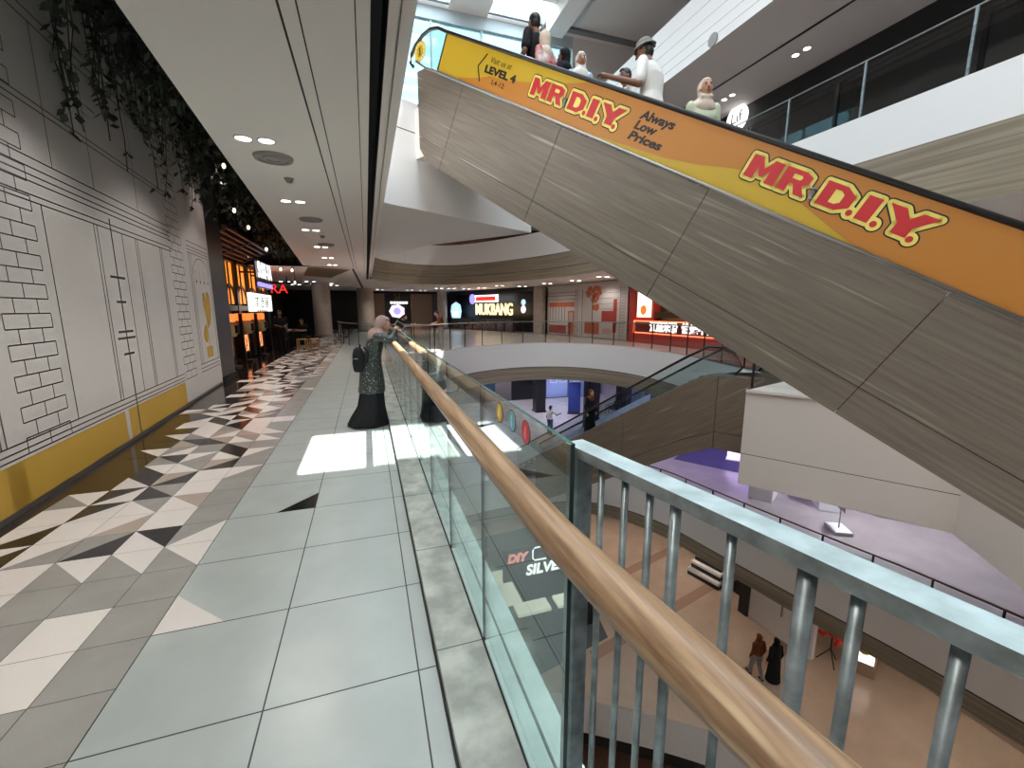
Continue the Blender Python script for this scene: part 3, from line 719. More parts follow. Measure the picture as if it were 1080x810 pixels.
# balustrade: glass end with seal, yellow banner, rubber handrail
for y in (.02, EW - .02):
    k = MB(); uvprism([(UE, 0), (UE, .5), (.6, .5), (.6, 0)], y, y + .01, YEL if y < 1 else PLAST, k)
    if y < 1:
        e = -.002
        def wave(poly): k.add([suv(u, v, y + e) for u, v in poly], [tuple(range(len(poly)))], ORG)
        # orange field rising to the right with the yellow wave below
        top = [(1.15, .04), (1.5, .1), (2.0, .2), (2.6, .36), (3.0, .5)]
        low = [(3.6, .0), (4.3, .03), (5.0, .07), (5.4, .13), (5.7, .2), (5.95, .24), (6.2, .22), (6.5, .15), (6.8, .07), (7.0, .02), (7.1, 0)]
        k.add([suv(u, v, y + e) for u, v in [(1.15, 0.0), (1.15, .02), (1.35, .06), (1.6, .11), (1.85, .19), (2.1, .2), (3.6, .19), (3.6, .0)]], [(0, 1, 2, 3, 4, 5, 6, 7)], ORG)
        k.add([suv(u, v, y + e) for u, v in [(2.1, .2), (2.5, .26), (3.1, .37), (3.6, .5), (3.6, .19)]], [(0, 1, 2, 3, 4)], ORG)
        for a, b in zip(low[:-1], low[1:]): k.add([suv(a[0], a[1], y + e), suv(b[0], b[1], y + e), suv(b[0], .5, y + e), suv(a[0], .5, y + e)], [(0, 1, 2, 3)], ORG)
        k.add([suv(7.1, 0, y + e), suv(UE, 0, y + e), suv(UE, .5, y + e), suv(7.1, .5, y + e)], [(0, 1, 2, 3)], ORG)
    ban = k.build('advertising_banner' if y < 1 else 'balustrade_panel', esc)
    if y < 1: BAN = ban
    k = MB(); uvprism([(.57, -.03), (.6, -.03), (.6, .5), (.57, .5)], y - .004, y + .014, RUBBER, k); k.build('panel_seal', esc)
    k = MB(); k.prism([suv(.57, -.02, y), suv(.57, .5, y), suv(.3, .505, y), suv(.12, .45, y), suv(-.02, .35, y), suv(-.14, .2, y), suv(-.2, .05, y), suv(-.12, -.04, y), suv(.1, -.0, y)], (0, .01, 0), GLASS2)
    k.build('glass_end', esc)
    k = MB(); pth = [suv(UE, .525, y), suv(.6, .525, y), suv(.32, .535, y), suv(.12, .48, y), suv(-.04, .37, y), suv(-.17, .21, y), suv(-.225, .05, y), suv(-.2, -.05, y), suv(-.1, -.09, y)]
    k.tube(pth, .027, RUBBER, 12); k.build('handrail', esc, smooth=True, label='black rubber handrail')
# printing on the banner
def BM(u, v, lift): return frame(suv(u, v, .02 - lift), suv(1, 0) - suv(0, 0), suv(0, 1) - suv(0, 0), (0, -1, 0))
GLY = dict(
    M=([(0, 0), (0, 1), (.3, 1), (.5, .56), (.7, 1), (1, 1), (1, 0), (.7, 0), (.7, .54), (.56, .2), (.44, .2), (.3, .54), (.3, 0)], None),
    R=([(0, 0), (0, 1), (.7, 1), (.95, .86), (.95, .56), (.76, .44), (1, 0), (.66, 0), (.46, .4), (.33, .4), (.33, 0)], [(.33, .6), (.33, .8), (.6, .8), (.65, .75), (.65, .65), (.6, .6)]),
    D=([(0, 0), (0, 1), (.64, 1), (1, .74), (1, .26), (.64, 0)], [(.34, .22), (.34, .78), (.54, .78), (.67, .66), (.67, .34), (.54, .22)]),
    I=([(0, 0), (0, 1), (1, 1), (1, 0)], None),
    Y=([(.34, 0), (.34, .4), (0, 1), (.33, 1), (.5, .66), (.67, 1), (1, 1), (.66, .4), (.66, 0)], None))
def glyph(k, ch, x, y, w, h, off, mt, M, z):
    out, hole = GLY[ch]; sh = .0
    f = lambda p: V(x + p[0] * w + (p[1] - .5) * sh, y + p[1] * h, z)
    loops = [[f(p) for p in out]] + ([[f(p) for p in hole]] if hole else [])
    vs = [p for l in loops for p in l]
    k.add([M @ p for p in vs], [tuple(t) for t in tessellate_polygon(loops)], mt)
    if off:
        for l in loops[:1]:
            for i, p in enumerate(l):
                q = l[(i + 1) % len(l)]; d = (q - p).normalized(); n_ = V(-d.y, d.x, 0) * off
                k.add([M @ t for t in (p + n_, q + n_, q - n_, p - n_)], [(0, 1, 2, 3)], mt)
                k.add([M @ (p + V(off * math.cos(u), off * math.sin(u), 0)) for u in (2 * math.pi * j / 10 for j in range(10))], [tuple(range(10))], mt)
        if hole:
            l = loops[1]
            k.add([M @ p for p in l], [tuple(range(len(l)))], mt)
def logo(u0, u1, v):
    w = u1 - u0; h = .2
    bits = [('M', .02, .2), ('R', .215, .37), ('D', .435, .59), ('I', .635, .70), ('Y', .735, .95)]
    dots = [(.605, .0), (.728, -.012), (.895, -.02)]
    for nm, off, lift, mt in (('letter_black_outline', .042, .003, LBLK), ('letter_outline', .03, .005, LYEL), ('letter', 0, .008, LRED)):  # the black layer is a printed outer outline
        M = BM(0, 0, lift)
        for ch, a, b in bits:
            k = MB(); glyph(k, ch, u0 + a * w, v - h / 2, (b - a) * w, h, off, mt, M, 0); k.build(nm, BAN)
        for a, dv in dots:
            k = MB(); k.lathe([(0, 0), (.026 + off, 0), (.026 + off, .001), (0, .001)], (0, 0, 0), mt, 20); k.xf(BM(u0 + a * w, v - .078 + dv, lift + (.0006 if nm != 'letter' else .001))); k.build(nm, BAN)
    k = MB(); Ms = BM(u0 + .4 * w, v - .035, .012)
    k.lathe([(0, .04), (.036, .04), (.036, .03), (.014, .022)] + [x for i in range(4) for x in ((.02, .012 - i * .02), (.013, .004 - i * .02))] + [(.0, -.08)], (0, 0, 0), SCREWM, 14)
    k.xf(Ms @ Matrix.Rotation(R(-90), 4, 'X') @ Matrix.Rotation(R(-12), 4, 'Y')); k.build('printed_screw', BAN)
logo(2.68, 4.38, .262); logo(5.85, 7.58, .29)
text('lettering', 'Visit us at', .105, BM(1.99, .375, .003), mat('olive_print', (84, 70, 30), .5), BAN, .001, .0, .25, 'CENTER', .46)
text('lettering', 'LEVEL 4', .125, BM(2.03, .25, .003), LBLK, BAN, .001, .006, 0, 'CENTER', .68)
text('lettering', 'L4-12', .085, BM(2.05, .125, .003), LBLK, BAN, .001, .001, 0, 'CENTER', .27)
k = MB()
for a, b in (((1.65, .43), (1.52, .25)), ((1.52, .25), (1.65, .075))):
    d = V(b[0] - a[0], b[1] - a[1], 0).normalized(); n = V(-d.y, d.x, 0) * .009
    k.prism([suv(a[0] + n.x, a[1] + n.y, .018), suv(b[0] + n.x, b[1] + n.y, .018), suv(b[0] - n.x, b[1] - n.y, .018), suv(a[0] - n.x, a[1] - n.y, .018)], (0, -.003, 0), LBLK)
k.build('printed_arrow', BAN)
for s_, u, v, w in (('Always', 4.71, .375, .47), ('Low', 4.62, .265, .31), ('Prices', 4.68, .15, .47)):
    text('lettering', s_, .125, BM(u, v, .003), LBLK, BAN, .001, .005, .2, 'CENTER', w)
# round seal on the glass end
k = MB(); k.lathe([(0, 0), (.15, 0), (.15, .002), (0, .002)], (0, 0, 0), LBLK, 32); k.lathe([(0, .002), (.142, .002), (.142, .003), (0, .003)], (0, 0, 0), LYEL, 32)
k.lathe([(0, .003), (.085, .003), (.085, .004), (0, .004)], (0, 0, 0), LBLK, 28); k.lathe([(0, .004), (.078, .004), (.078, .005), (0, .005)], (0, 0, 0), YEL, 28)
k.box((-.016, -.055, .005), (.016, .055, .006), LBLK); k.box((-.03, -.058, .005), (.03, -.045, .006), LBLK)
for i in range(12):
    t = 2 * math.pi * i / 12; M = Matrix.Translation((.113 * math.cos(t), .113 * math.sin(t), 0)) @ Matrix.Rotation(t, 4, 'Z'); k.box((-.014, -.007, .003), (.014, .007, .004), ORG, M)
k.xf(frame(suv(.0, .15, .016), (1, 0, 0), (0, 0, 1), (0, -1, 0)))
k.build('round_seal', esc, label='round yellow seal sticker')

# ------------------------------------------------------------------ middle escalator coming up from the floor below
MA = R(-18); MH = V(math.sin(MA), math.cos(MA), 0); MN = V(math.cos(MA), -math.sin(MA), 0); MP0 = V(7.82, 8.43, 0)
mes = thing('escalator', 'brown wood-clad escalator rising from the floor below to the white deck', 'escalator', MP0, R(90 + 18))
# own frame: +x runs down and away, -y to the right
def ms(s, y, z): return V(s, -y, z)
T31 = math.tan(R(31.5))
def ztop(s): return 0.08 if s < -.3 else (0.0 - .03 if s < .2 else -.03 - T31 * (s - .25))
TOP = [(-1.45, .12), (-.6, .1), (-.2, .05), (.2, -.1), (.6, -.32)] + [(s, -.32 - T31 * (s - .6)) for s in (2.2, 4.0, 6.0, 8.0)]
BOT = [(-1.45, -1.66), (-.42, -1.72), (.5, -2.17), (2.2, -2.17 - T31 * 1.7), (5.6, -2.17 - T31 * 5.1), (6.4, LV1 - .05)]
def interp(L, s):
    for a, b in zip(L[:-1], L[1:]):
        if a[0] <= s <= b[0]: return a[1] + (b[1] - a[1]) * (s - a[0]) / (b[0] - a[0])
    return L[-1][1]
W2 = 1.25
cuts = [-1.45, -.42, 2.35, 4.6, 6.4]
for y0, y1 in ((0, .06), (W2 - .06, W2)):
    for a, b in zip(cuts[:-1], cuts[1:]):
        xs = sorted([a + .009, b - .009] + [s for s, _ in TOP if a < s < b] ); xb = sorted([a + .009, b - .009] + [s for s, _ in BOT if a < s < b])
        for lowp in (0, 1):
            def zm(s): return interp(BOT, s) + .42
            if lowp: up = [(s, zm(s) - .008) for s in sorted(set(xs + xb))]; dn = [(s, interp(BOT, s)) for s in xb]
            else: up = [(s, interp(TOP, s)) for s in xs]; dn = [(s, zm(s) + .008) for s in sorted(set(xs + xb))]
            k = MB(); k.prism([ms(s, y0, z) for s, z in up] + [ms(s, y0, z) for s, z in reversed(dn)], (0, -(y1 - y0), 0), CLAD2); k.build('side_panel', mes)
k = MB()
bb = [(-1.4, -1.6), (-.42, -1.66), (.5, -2.1), (5.6, -2.1 - T31 * 5.1), (6.4, LV1 - .02)]
k.prism([ms(s, .061, interp(TOP, s) - .18) for s in (-1.4, -.2, .6, 6.4)] + [ms(s, .061, z) for s, z in reversed(bb)], (0, -(W2 - .122), 0), BLACK); k.build('truss', mes)
k = MB()
for i in range(22):
    s = .1 + i * .36; z = -.1 - T31 * s
    k.box((s, -W2 + .2, z - .2), (s + .37, -.2, z), STEEL)
k.box((-1.4, -W2 + .15, -.05), (.15, -.15, .0), STEEL)
k.build('step_chain', mes)
for i, y in enumerate((.03, W2 - .03)):
    k = MB()
    up = [(-.9, .35), (-.75, .62), (-.5, .74), (-.1, .72), (.4, .46), (1.0, .1)] + [(s, .1 - T31 * (s - 1.0)) for s in (3.0, 7.6)]
    dn = [(-.8, .12), (-.2, .05), (.2, -.1), (.6, -.32)] + [(s, -.32 - T31 * (s - .6)) for s in (3.0, 7.6)]
    mt = GLASS2
    k.prism([ms(s, y, z) for s, z in up] + [ms(s, y, z) for s, z in reversed(dn)], (0, -.012, 0), mt); k.build('glass_panel', mes)
    if i == 1:
        k = MB(); k.prism([ms(s, y - .02, -.12 - T31 * (s - 1.0)) for s in (2.3, 7.4)] + [ms(s, y - .02, -.34 - T31 * (s - .6)) for s in (7.4, 2.3)], (0, -.01, 0), BLUEP2); k.build('inner_panel', mes)
    k = MB(); k.tube([ms(s, y, z + .04) for s, z in [(-.8, .12), (-.95, .3)] + up[1:]], .033, RUBBER, 10); k.build('handrail', mes, smooth=True, label='black rubber handrail')
    k = MB(); k.tube([ms(s, y + (.05 if i == 0 else -.05), z) for s, z in dn], .025, STEEL, 8); k.build('skirt_trim', mes, smooth=True)
# deck rail with dark post beside it
def glass_rail(name, label, pts, z0, h, nposts, postm, group=None, tilt=0, capr=.025, sub=None, cat='railing'):
    c = V(sum(p[0] for p in pts) / len(pts), sum(p[1] for p in pts) / len(pts), z0)
    t = thing(name, label, cat, c, 0, group)
    L = [0]
    for a, b in zip(pts[:-1], pts[1:]): L.append(L[-1] + math.hypot(b[0] - a[0], b[1] - a[1]))
    def p(l):
        for i in range(len(pts) - 1):
            if l <= L[i + 1] + 1e-6:
                f = (l - L[i]) / max(1e-6, L[i + 1] - L[i]); return V(pts[i][0] + (pts[i + 1][0] - pts[i][0]) * f, pts[i][1] + (pts[i + 1][1] - pts[i][1]) * f, 0)
        return V(pts[-1][0], pts[-1][1], 0)
    k = MB(); k.tube([V(q[0], q[1], z0 + h) for q in pts], capr, sub or STEEL, 8); k.build('top_rail', t, smooth=True, world=True)
    for i in range(nposts):
        q = p(L[-1] * i / (nposts - 1)); q2 = p(L[-1] * (i + 1) / (nposts - 1)) if i < nposts - 1 else None
        k = MB(); k.box((q.x - .014, q.y - .02, z0), (q.x + .014, q.y + .02, z0 + h), postm); k.build('post', t, world=True)
        if q2 is not None:
            k = MB(); m_ = p(L[-1] * (i + .5) / (nposts - 1))
            for a, b in ((q, m_), (m_, q2)): k.quad(a + V(0, 0, z0 + .04), b + V(0, 0, z0 + .04), b + V(0, 0, z0 + h - .06), a + V(0, 0, z0 + h - .06), GLASS2)
            k.build('glass_panel', t, world=True)
    return t
glass_rail('glass_railing', 'short glass railing with dark posts on top of the white deck', [(7.52, 6.68), (9.15, 4.05)], .055, .95, 3, DSTEEL, None, sub=DSTEEL)
glass_rail('glass_railing', 'long curved glass railing with steel posts across the far side of the void', [(p[0] * 1.0 + (0 if i else 0), p[1]) for i, p in enumerate(inset(FAR2[13:], .12))], .03, 1.05, 20, DSTEEL)
glass_rail('glass_railing', 'curved glass railing beyond the column at the far end of the walkway', catmull([(-1.45, 24.6), (-.95, 21.8), (-.1, 20.0), (.9, 18.8), (1.9, 17.9), (2.35, 17.2)], 4), 0, 1.05, 9, DSTEEL)
glass_rail('glass_railing', 'curved glass railing with a brown handrail along the ring one level down', inset(RING1[24:], -.1), LV1 + .06, .88, 12, DSTEEL, None, sub=mat('brown_rail', (84, 62, 46), .4))
glass_rail('glass_railing', 'glass railing with a thin rail on the floor above, by the dark shop front', [(9.05, 15.5), (9.05, -3)], LV3, 1.0, 13, GALV, None, sub=STEEL, capr=.015)

# ------------------------------------------------------------------ restaurant on the left
FX = -4.15
rest = thing('restaurant_front', 'dark timber restaurant front with glowing amber window panels', 'shop front', (FX, 16.5, 0))
k = MB()
def rb3(y0, y1, z0, z1, x0, x1, mt): k.box((x0, y0, z0), (x1, y1, z1), mt)
rb3(12.4, 21.6, 3.2, 3.45, FX - .1, FX + .1, BLACKWOOD); rb3(12.4, 21.6, 1.62, 1.8, FX - .1, FX + .08, BLACKWOOD)
for y in (12.45, 14.2, 15.6, 16.9, 18.4, 20.0, 21.5): rb3(y - .14, y + .14, 0, 3.45, FX - .12, FX + .1, BLACKWOOD)
rb3(12.4, 21.6, 3.45, 5.05, FX - .3, FX - .1, BLACKWOOD)
k.build('timber_frame', rest, world=True, bevel=.01)
k = MB(); rb3(12.4, 21.6, 0, 1.62, FX - 1.6, FX - 1.5, REDWOOD); rb3(12.4, 21.6, 0, .02, FX - 1.6, FX, BLACKWOOD); k.build('back_wall', rest, world=True)
for a, b in ((12.6, 14.05), (14.35, 15.45), (15.75, 16.75), (17.05, 18.25), (18.55, 19.85), (20.15, 21.35)):
    k = MB(); rb3(a, b, 1.85, 3.18, FX - .03, FX, AMBER); pn = k.build('amber_panel', rest, world=True)
    k = MB(); n = 8
    for i in range(n):
        t0, t1 = math.pi * i / n, math.pi * (i + 1) / n; c = (a + b) / 2; r = (b - a) / 2
        k.tube([(FX + .02, c + r * math.cos(t0), 1.85 + .62 * math.sin(t0)), (FX + .02, c + r * math.cos(t1), 1.85 + .62 * math.sin(t1))], .045, BLACKWOOD, 6)
    k.tube([(FX + .02, (a + b) / 2, 1.85), (FX + .02, (a + b) / 2, 3.18)], .03, BLACKWOOD, 6)
    k.build('arch_tracery', pn, world=False).data.transform(Matrix.Translation(-V(FX, 16.5, 0)))
# slatted awning
aw = thing('slatted_awning', 'red-brown slatted timber awning above the restaurant front', 'awning', (-3.7, 14.2, 3.3))
for i in range(6):
    k = MB(); x = FX + .16 + i * .16; k.box((x, 12.45, 3.28 + i * .07), (x + .1, 17.6, 3.34 + i * .07), REDWOOD); k.build('slat', aw, world=True)
for y in (12.6, 15.0, 17.4):
    k = MB(); k.prism([(FX + .13, y, 3.22), (FX + 1.05, y, 3.62), (FX + 1.05, y, 3.68), (FX + .13, y, 3.3)], (0, .06, 0), BLACKWOOD); k.build('bracket', aw, world=True)
# queue lanterns
def lantern(loc, rz=0):
    t = thing('lantern_post', '', 'lantern', loc, rz, 'lantern posts in front of the restaurant')
    k = MB()
    k.box((-.22, -.3, 0), (.22, .3, .05), BLACKWOOD)
    for y in (-.3, .3): k.box((-.05, y - .05, 0), (.05, y + .05, 1.54), BLACKWOOD)
    k.box((-.05, -.3, .28), (.05, .3, .34), BLACKWOOD); k.box((-.05, -.3, .86), (.05, .3, .9), BLACKWOOD); k.build('frame', t, bevel=.008)
    k = MB(); k.box((-.16, -.29, 1.32), (.16, .29, 1.54), LANTTOP); k.build('lamp_box', t, bevel=.01)
    k = MB(); k.lathe([(.0, .9), (.19, .9), (.235, 1.0), (.245, 1.1), (.235, 1.22), (.2, 1.32), (0, 1.32)], (0.02, 0, 0), BARREL, 20)
    k.build('barrel', t, auto=True)
    k = MB()
    for i in range(5): k.box((.22, -.12 + i * .055, 1.0), (.275, -.10 + i * .055, 1.22), BLACKWOOD)
    k.build('barrel_slats', t)
    k = MB(); k.box((-.03, -.25, .34), (.03, .25, .86), LANT); p = k.build('paper_panel', t)
    k = MB(); k.tube([(.035, -.2, .36), (.035, .0, .6), (.035, .18, .84)], .012, BLACKWOOD, 6); k.tube([(.035, .05, .36), (.035, .0, .6), (.035, -.12, .8)], .008, BLACKWOOD, 6); k.build('branch_print', p)
    return t
l0 = lantern((-3.78, 14.2, 0)); l0['label'] = 'lantern post nearest the dark pillar, orange lamp box over a barrel'
dup(l0, (-3.78, 16.0, 0), 0, 'middle one of the three lantern posts, orange lamp box over a barrel')
dup(l0, (-3.78, 18.0, 0), 0, 'lantern post farthest from the dark pillar, beside the standing man in black')
# signs
sg = thing('blade_sign', 'white lit sign with black Japanese characters beside the restaurant entrance', 'sign', (-3.75, 18.6, 1.9))
a = at(260, 337, X=-3.75); b = at(286, 316, X=-3.75)
a = V(-3.75, 17.1, 1.6); b = V(-3.75, 20.6, 2.25)
k = MB(); k.box((-3.85, a.y, a.z), (-3.75, b.y, b.z), SIGNLIT); k.build('light_box', sg, world=True, bevel=.01)
FS = lambda y, z, x: frame(V(x, y, z) - sg.location, (0, 1, 0), (0, 0, 1), (1, 0, 0))
text('lettering', 'すき屋', .46, FS((a.y + b.y) / 2, 1.92, -3.745), BLACK, sg, .002, .0, 0, 'CENTER', 2.3)
k = MB(); 
for i in range(5): k.box((-3.749, a.y + .8 + i * .34, 1.58), (-3.744, a.y + .98 + i * .34, 1.66), OCHRE)
k.build('small_print', sg, world=True)
for y in (a.y + .05, b.y - .05):
    k = MB(); k.box((-4.03, y - .03, 1.8), (-3.84, y + .03, 1.86), BLACKWOOD); k.build('bracket', sg, world=True)
s2 = thing('lit_sign', 'white lit lettering sign with a purple bar above the restaurant front', 'sign', (-3.4, 17.0, 2.6))
FS2 = lambda y, z, x: frame(V(x, y, z) - s2.location, (0, 1, 0), (0, 0, 1), (1, 0, 0))
text('lettering', 'SUKI-YA', .78, FS2(18.0, 3.0, -3.4), SIGNWHITE, s2, .01, .0, 0, 'CENTER', 2.2)
k = MB(); k.box((-3.44, 16.85, 2.46), (-3.4, 19.15, 2.6), PURPLE); k.build('underline', s2, world=True)
k = MB(); k.box((-3.5, 16.8, 2.42), (-3.45, 19.2, 3.4), SHOPDARK); k.build('backing_board', s2, world=True)
k = MB(); [k.box((-4.03, y, 2.9), (-3.49, y + .06, 2.96), BLACKWOOD) for y in (17.1, 18.8)]; k.build('bracket', s2, world=True)
p = at(294, 305, Y=24.0)
s3 = thing('red_sign', 'small red lit letters further down the walkway past the restaurant', 'sign', p)
text('lettering', 'RA', .62, frame((0, 0, 0), (1, 0, 0), (0, 0, 1), (0, -1, 0)), REDLIT, s3, .03, .0)
k = MB(); k.box((-.6, .03, .28), (.6, .08, .34), BLACK); k.box((-.4, .03, .3), (-.36, .08, CZ - p.z), BLACK); k.box((.36, .03, .3), (.4, .08, CZ - p.z), BLACK); k.build('hanging_bar', s3)
# hanging greenery under the dark high ceiling
rp = random.Random(3)
k = MB()
for i in range(520):
    y = rp.uniform(5.5, 19.5); x = rp.uniform(-3.2, wallx(y) + 1.75 if y < 9 else -2.2); x = rp.uniform(-3.35, -1.55 - (y - 6) * .045 - .15)
    z0 = LV3 - .1; L = rp.uniform(.5, 1.75 if x > -2.9 else 1.2)
    pts_ = [V(x + rp.uniform(-.05, .05), y + rp.uniform(-.05, .05), z0 - L * f) for f in (0, .4, .75, 1)]
    k.tube(pts_, .006, LEAF, 4)
    for q in range(int(L * 11)):
        f = rp.random(); c = V(x, y, z0 - L * f); t = rp.uniform(0, 6.28); l = rp.uniform(.08, .17); w = rp.uniform(.02, .045)
        d = V(math.cos(t), math.sin(t), -.9).normalized(); s_ = V(-math.sin(t), math.cos(t), .2) * w
        k.add([c, c + d * l * .5 + s_, c + d * l, c + d * l * .5 - s_], [(0, 1, 2, 3)], LEAF)
tag(k.build('hanging_greenery'), 'dense dark green creepers hanging from the high ceiling over the restaurant', 'plants', None, 'stuff')
bl = MB()
bp_ = [(236, 175), (247, 222), (262, 240), (281, 263), (296, 284), (308, 285), (311, 298), (262, 270), (232, 196)]
for i, (x, y) in enumerate(bp_):
    P = at(x, y, Y=9.5 + i * 1.1); z_top = LV3 - .1
    t = thing('pendant_bulb', 'small warm pendant bulb among the hanging creepers, %s from the hoarding' % ORD[i], 'lamp', P, 0, 'pendant bulbs among the creepers')
    k = MB(); k.ell((0, 0, 0), (.03, .03, .045), BULB, 10); k.build('bulb', t, smooth=True)
    k = MB(); k.tube([(0, 0, .06), (0, 0, max(.3, z_top - P.z))], .008, BLACK, 5); k.build('cord', t)
# stools and tables outside the restaurant
def stool(loc, label):
    t = thing('wooden_stool', label, 'stool', loc, rp.uniform(0, 1), 'wooden stools outside the restaurant')
    k = MB(); k.box((-.19, -.19, .42), (.19, .19, .46), WOODY); k.build('seat', t, bevel=.01)
    for x in (-.16, .16):
        for y in (-.16, .16): k = MB(); k.box((x - .022, y - .022, 0), (x + .022, y + .022, .42), WOODY); k.build('leg', t)
    k = MB(); k.box((-.16, -.175, .15), (.16, -.15, .18), WOODY); k.box((-.16, .15, .15), (.16, .175, .18), WOODY); k.build('stretcher', t)
    return t
stool((-2.62, 19.9, 0), 'pale wooden stool on the mosaic floor, left one of the pair'); stool((-2.15, 20.0, 0), 'pale wooden stool on the mosaic floor, right one of the pair')
def table(loc, label):
    t = thing('bistro_table', label, 'table', loc, 0, 'dark tables outside the restaurant')
    k = MB(); k.box((-.4, -.4, .71), (.4, .4, .75), BLACKWOOD); k.build('table_top', t, bevel=.01)
    k = MB(); k.tube([(0, 0, .02), (0, 0, .71)], .035, BLACK, 10); k.build('column', t)
    k = MB(); k.lathe([(0, 0), (.25, 0), (.23, .025), (0, .03)], (0, 0, 0), BLACK, 18); k.build('foot', t)
table((-3.1, 20.9, 0), 'dark square table between the seated diners and the stools'); table((-3.6, 22.8, 0), 'dark square table behind the seated diners')
def chair(loc, rz, label):
    t = thing('dining_chair', label, 'chair', loc, rz, 'dark chairs outside the restaurant')
    k = MB(); k.box((-.21, -.21, .43), (.21, .21, .47), BLACKWOOD); k.build('seat', t, bevel=.01)
    k = MB(); k.box((-.21, -.22, .55), (.21, -.19, .88), BLACKWOOD); k.build('backrest', t, bevel=.01)
    for x in (-.18, .18):
        for y in (-.19, .18): k = MB(); k.box((x - .018, y - .018, 0), (x + .018, y + .018, .43 if y > 0 else .88), BLACKWOOD); k.build('leg', t)
chair((-3.45, 20.2, 0), R(-25), 'dark chair under the diner in grey'); chair((-2.75, 21.7, 0), R(150), 'dark chair under the diner in black'); chair((-3.7, 21.75, 0), R(-60), 'dark chair under the diner in pale beige')

# ------------------------------------------------------------------ far shops
def wallseg(a, b):      # frame: x along from left to right as seen from the void, z up, y towards the viewer
    d = (V(b[0], b[1], 0) - V(a[0], a[1], 0)); L = d.length; d.normalize()
    return frame(V(a[0], a[1], 0), d, (0, 0, 1), d.cross(V(0, 0, 1))), L, math.atan2(d.y, d.x)
def sfront(name, label, a, b, cat='shop front'):
    M, L, rz = wallseg(a, b)
    t = thing(name, label, cat, (a[0], a[1], 0), rz); return t, L   # own frame: x along, -y towards viewer, z up
def fb(k, x0, x1, z0, z1, y0, y1, mt): k.box((x0, -y1, z0), (x1, -y0, z1), mt)
def TF(x, z, y): return frame(V(x, -y, z), (1, 0, 0), (0, 0, 1), (0, -1, 0))
def col(name, label, x, y, r, z1, mt=STONEW):
    t = thing(name, label, 'column', (x, y, 0)); k = MB(); k.lathe([(0, .12), (r, .12), (r, z1), (0, z1)], (0, 0, 0), mt, 24); k.build('shaft', t, auto=True)
    k = MB(); k.lathe([(0, 0), (r + .06, 0), (r + .06, .1), (r, .13), (0, .13)], (0, 0, 0), STEEL, 24); k.build('plinth', t, auto=True)
col('round_column', 'round pale column by the end of the restaurant terrace', -2.585, 29.4, .52, CZ)
col('round_column', 'beige column behind the woman, left of the glowing pink sign', 0.0, 35.5, .62, CZ)
# far back shops around Y = 40
t, L = sfront('cafe_front', 'dark cafe front with a glowing pink round sign at the far end', (-6.3, 40.3), (6.9, 40.3))
k = MB(); fb(k, 0, L, 0, CZ, -.3, -.2, SHOPDARK); fb(k, 0, L, 3.1, CZ, -.2, .1, BLACK); k.build('shop_interior', t)
for x0, x1 in ((5.9, 7.9), (10.2, 12.1)): k = MB(); fb(k, x0, x1, 0, 3.12, -.2, .05, BEIGEW); k.build('wall_panel', t)
k = MB(); fb(k, 12.15, 12.6, 0, 3.12, -.2, .0, SHOPGREY); k.build('wall_panel', t)
k = MB(); n = 14; k.prism([(8.95 + (.62 + .09 * (i % 2)) * math.cos(2 * math.pi * i / n), -.05, 1.55 + (.55 + .08 * (i % 2)) * math.sin(2 * math.pi * i / n)) for i in range(n)], (0, -.08, 0), PINKLIT); sgn = k.build('round_sign', t)
k = MB(); k.lathe([(.27, 0), (.33, 0), (.33, .02), (.27, .02)], (0, 0, 0), PURPLE, 20); k.xf(TF(8.95, 1.55, .13)); k.build('ring_mark', sgn)
text('gold_lettering', 'SI', .85, TF(9.0, 2.82, .05), mat('dull_gold', (140, 112, 50), .4, .4), t, .02)
k = MB(); [fb(k, 8.4 + i * .26, 8.6 + i * .26, 2.2, 2.4, .02, .07, SIGNWHITE) for i in range(6)]; k.build('white_lettering', t)
k = MB(); [fb(k, 2.2 + i * .4, 2.5 + i * .4, 1.8, 2.0, .0, .05, mat('dim_sign%d' % i, (150, 60, 40), .5, emit=(160, 70, 40), es=.5)) for i in range(3)]; k.build('small_signs', t)
col('square_pillar', 'beige pillar left of the dark shop with gold lettering', 6.45, 38.6, .42, CZ)
# the dark shop with gold lettering
t, L = sfront('dark_shop_front', 'dark open shop front with gold glowing letters and a red banner light', (7.3, 39.6), (11.3, 28.7))
k = MB(); fb(k, 0, L, 0, CZ, -.9, -.8, SHOPDARK); fb(k, 0, L, 2.98, CZ, -.8, .05, BLACK); fb(k, 0, L, 0, .02, -.8, 0, SHOPGREY); k.build('shop_interior', t)
text('gold_lettering', 'MUKBANG', 1.25, TF(6.9, 1.66, .1), GOLDLIT, t, .04, .02, 0, 'CENTER', 4.9)
k = MB(); fb(k, 4.0, 7.5, 2.28, 2.85, .02, .1, SIGNWHITE); r_ = k.build('banner_light', t)
k = MB(); fb(k, 4.5, 7.2, 2.4, 2.72, .1, .13, REDLIT); k.build('red_panel', r_); k = MB(); k.lathe([(0, 0), (.42, 0), (.42, .04), (0, .04)], (0, 0, 0), PURPLE, 18); k.xf(TF(4.0, 2.55, .12)); k.build('round_emblem', r_)
k = MB(); k.prism([(1.35 + .85 * math.cos(i * .785) * (1 + .12 * (i % 2)), -.1, 1.55 + .8 * math.sin(i * .785)) for i in range(8)], (0, -.08, 0), BLUELIT); r_ = k.build('blue_round_sign', t)
k = MB(); fb(k, .95, 1.75, 1.2, 1.5, .19, .22, SIGNWHITE); k.build('white_patch', r_)
k = MB(); k.ell((10.6, -.1, 2.2), (.25, .05, .22), BLUELIT, 10); k.ell((10.6, -.1, 1.7), (.28, .05, .28), PINKLIT, 10); k.build('character_light', t)
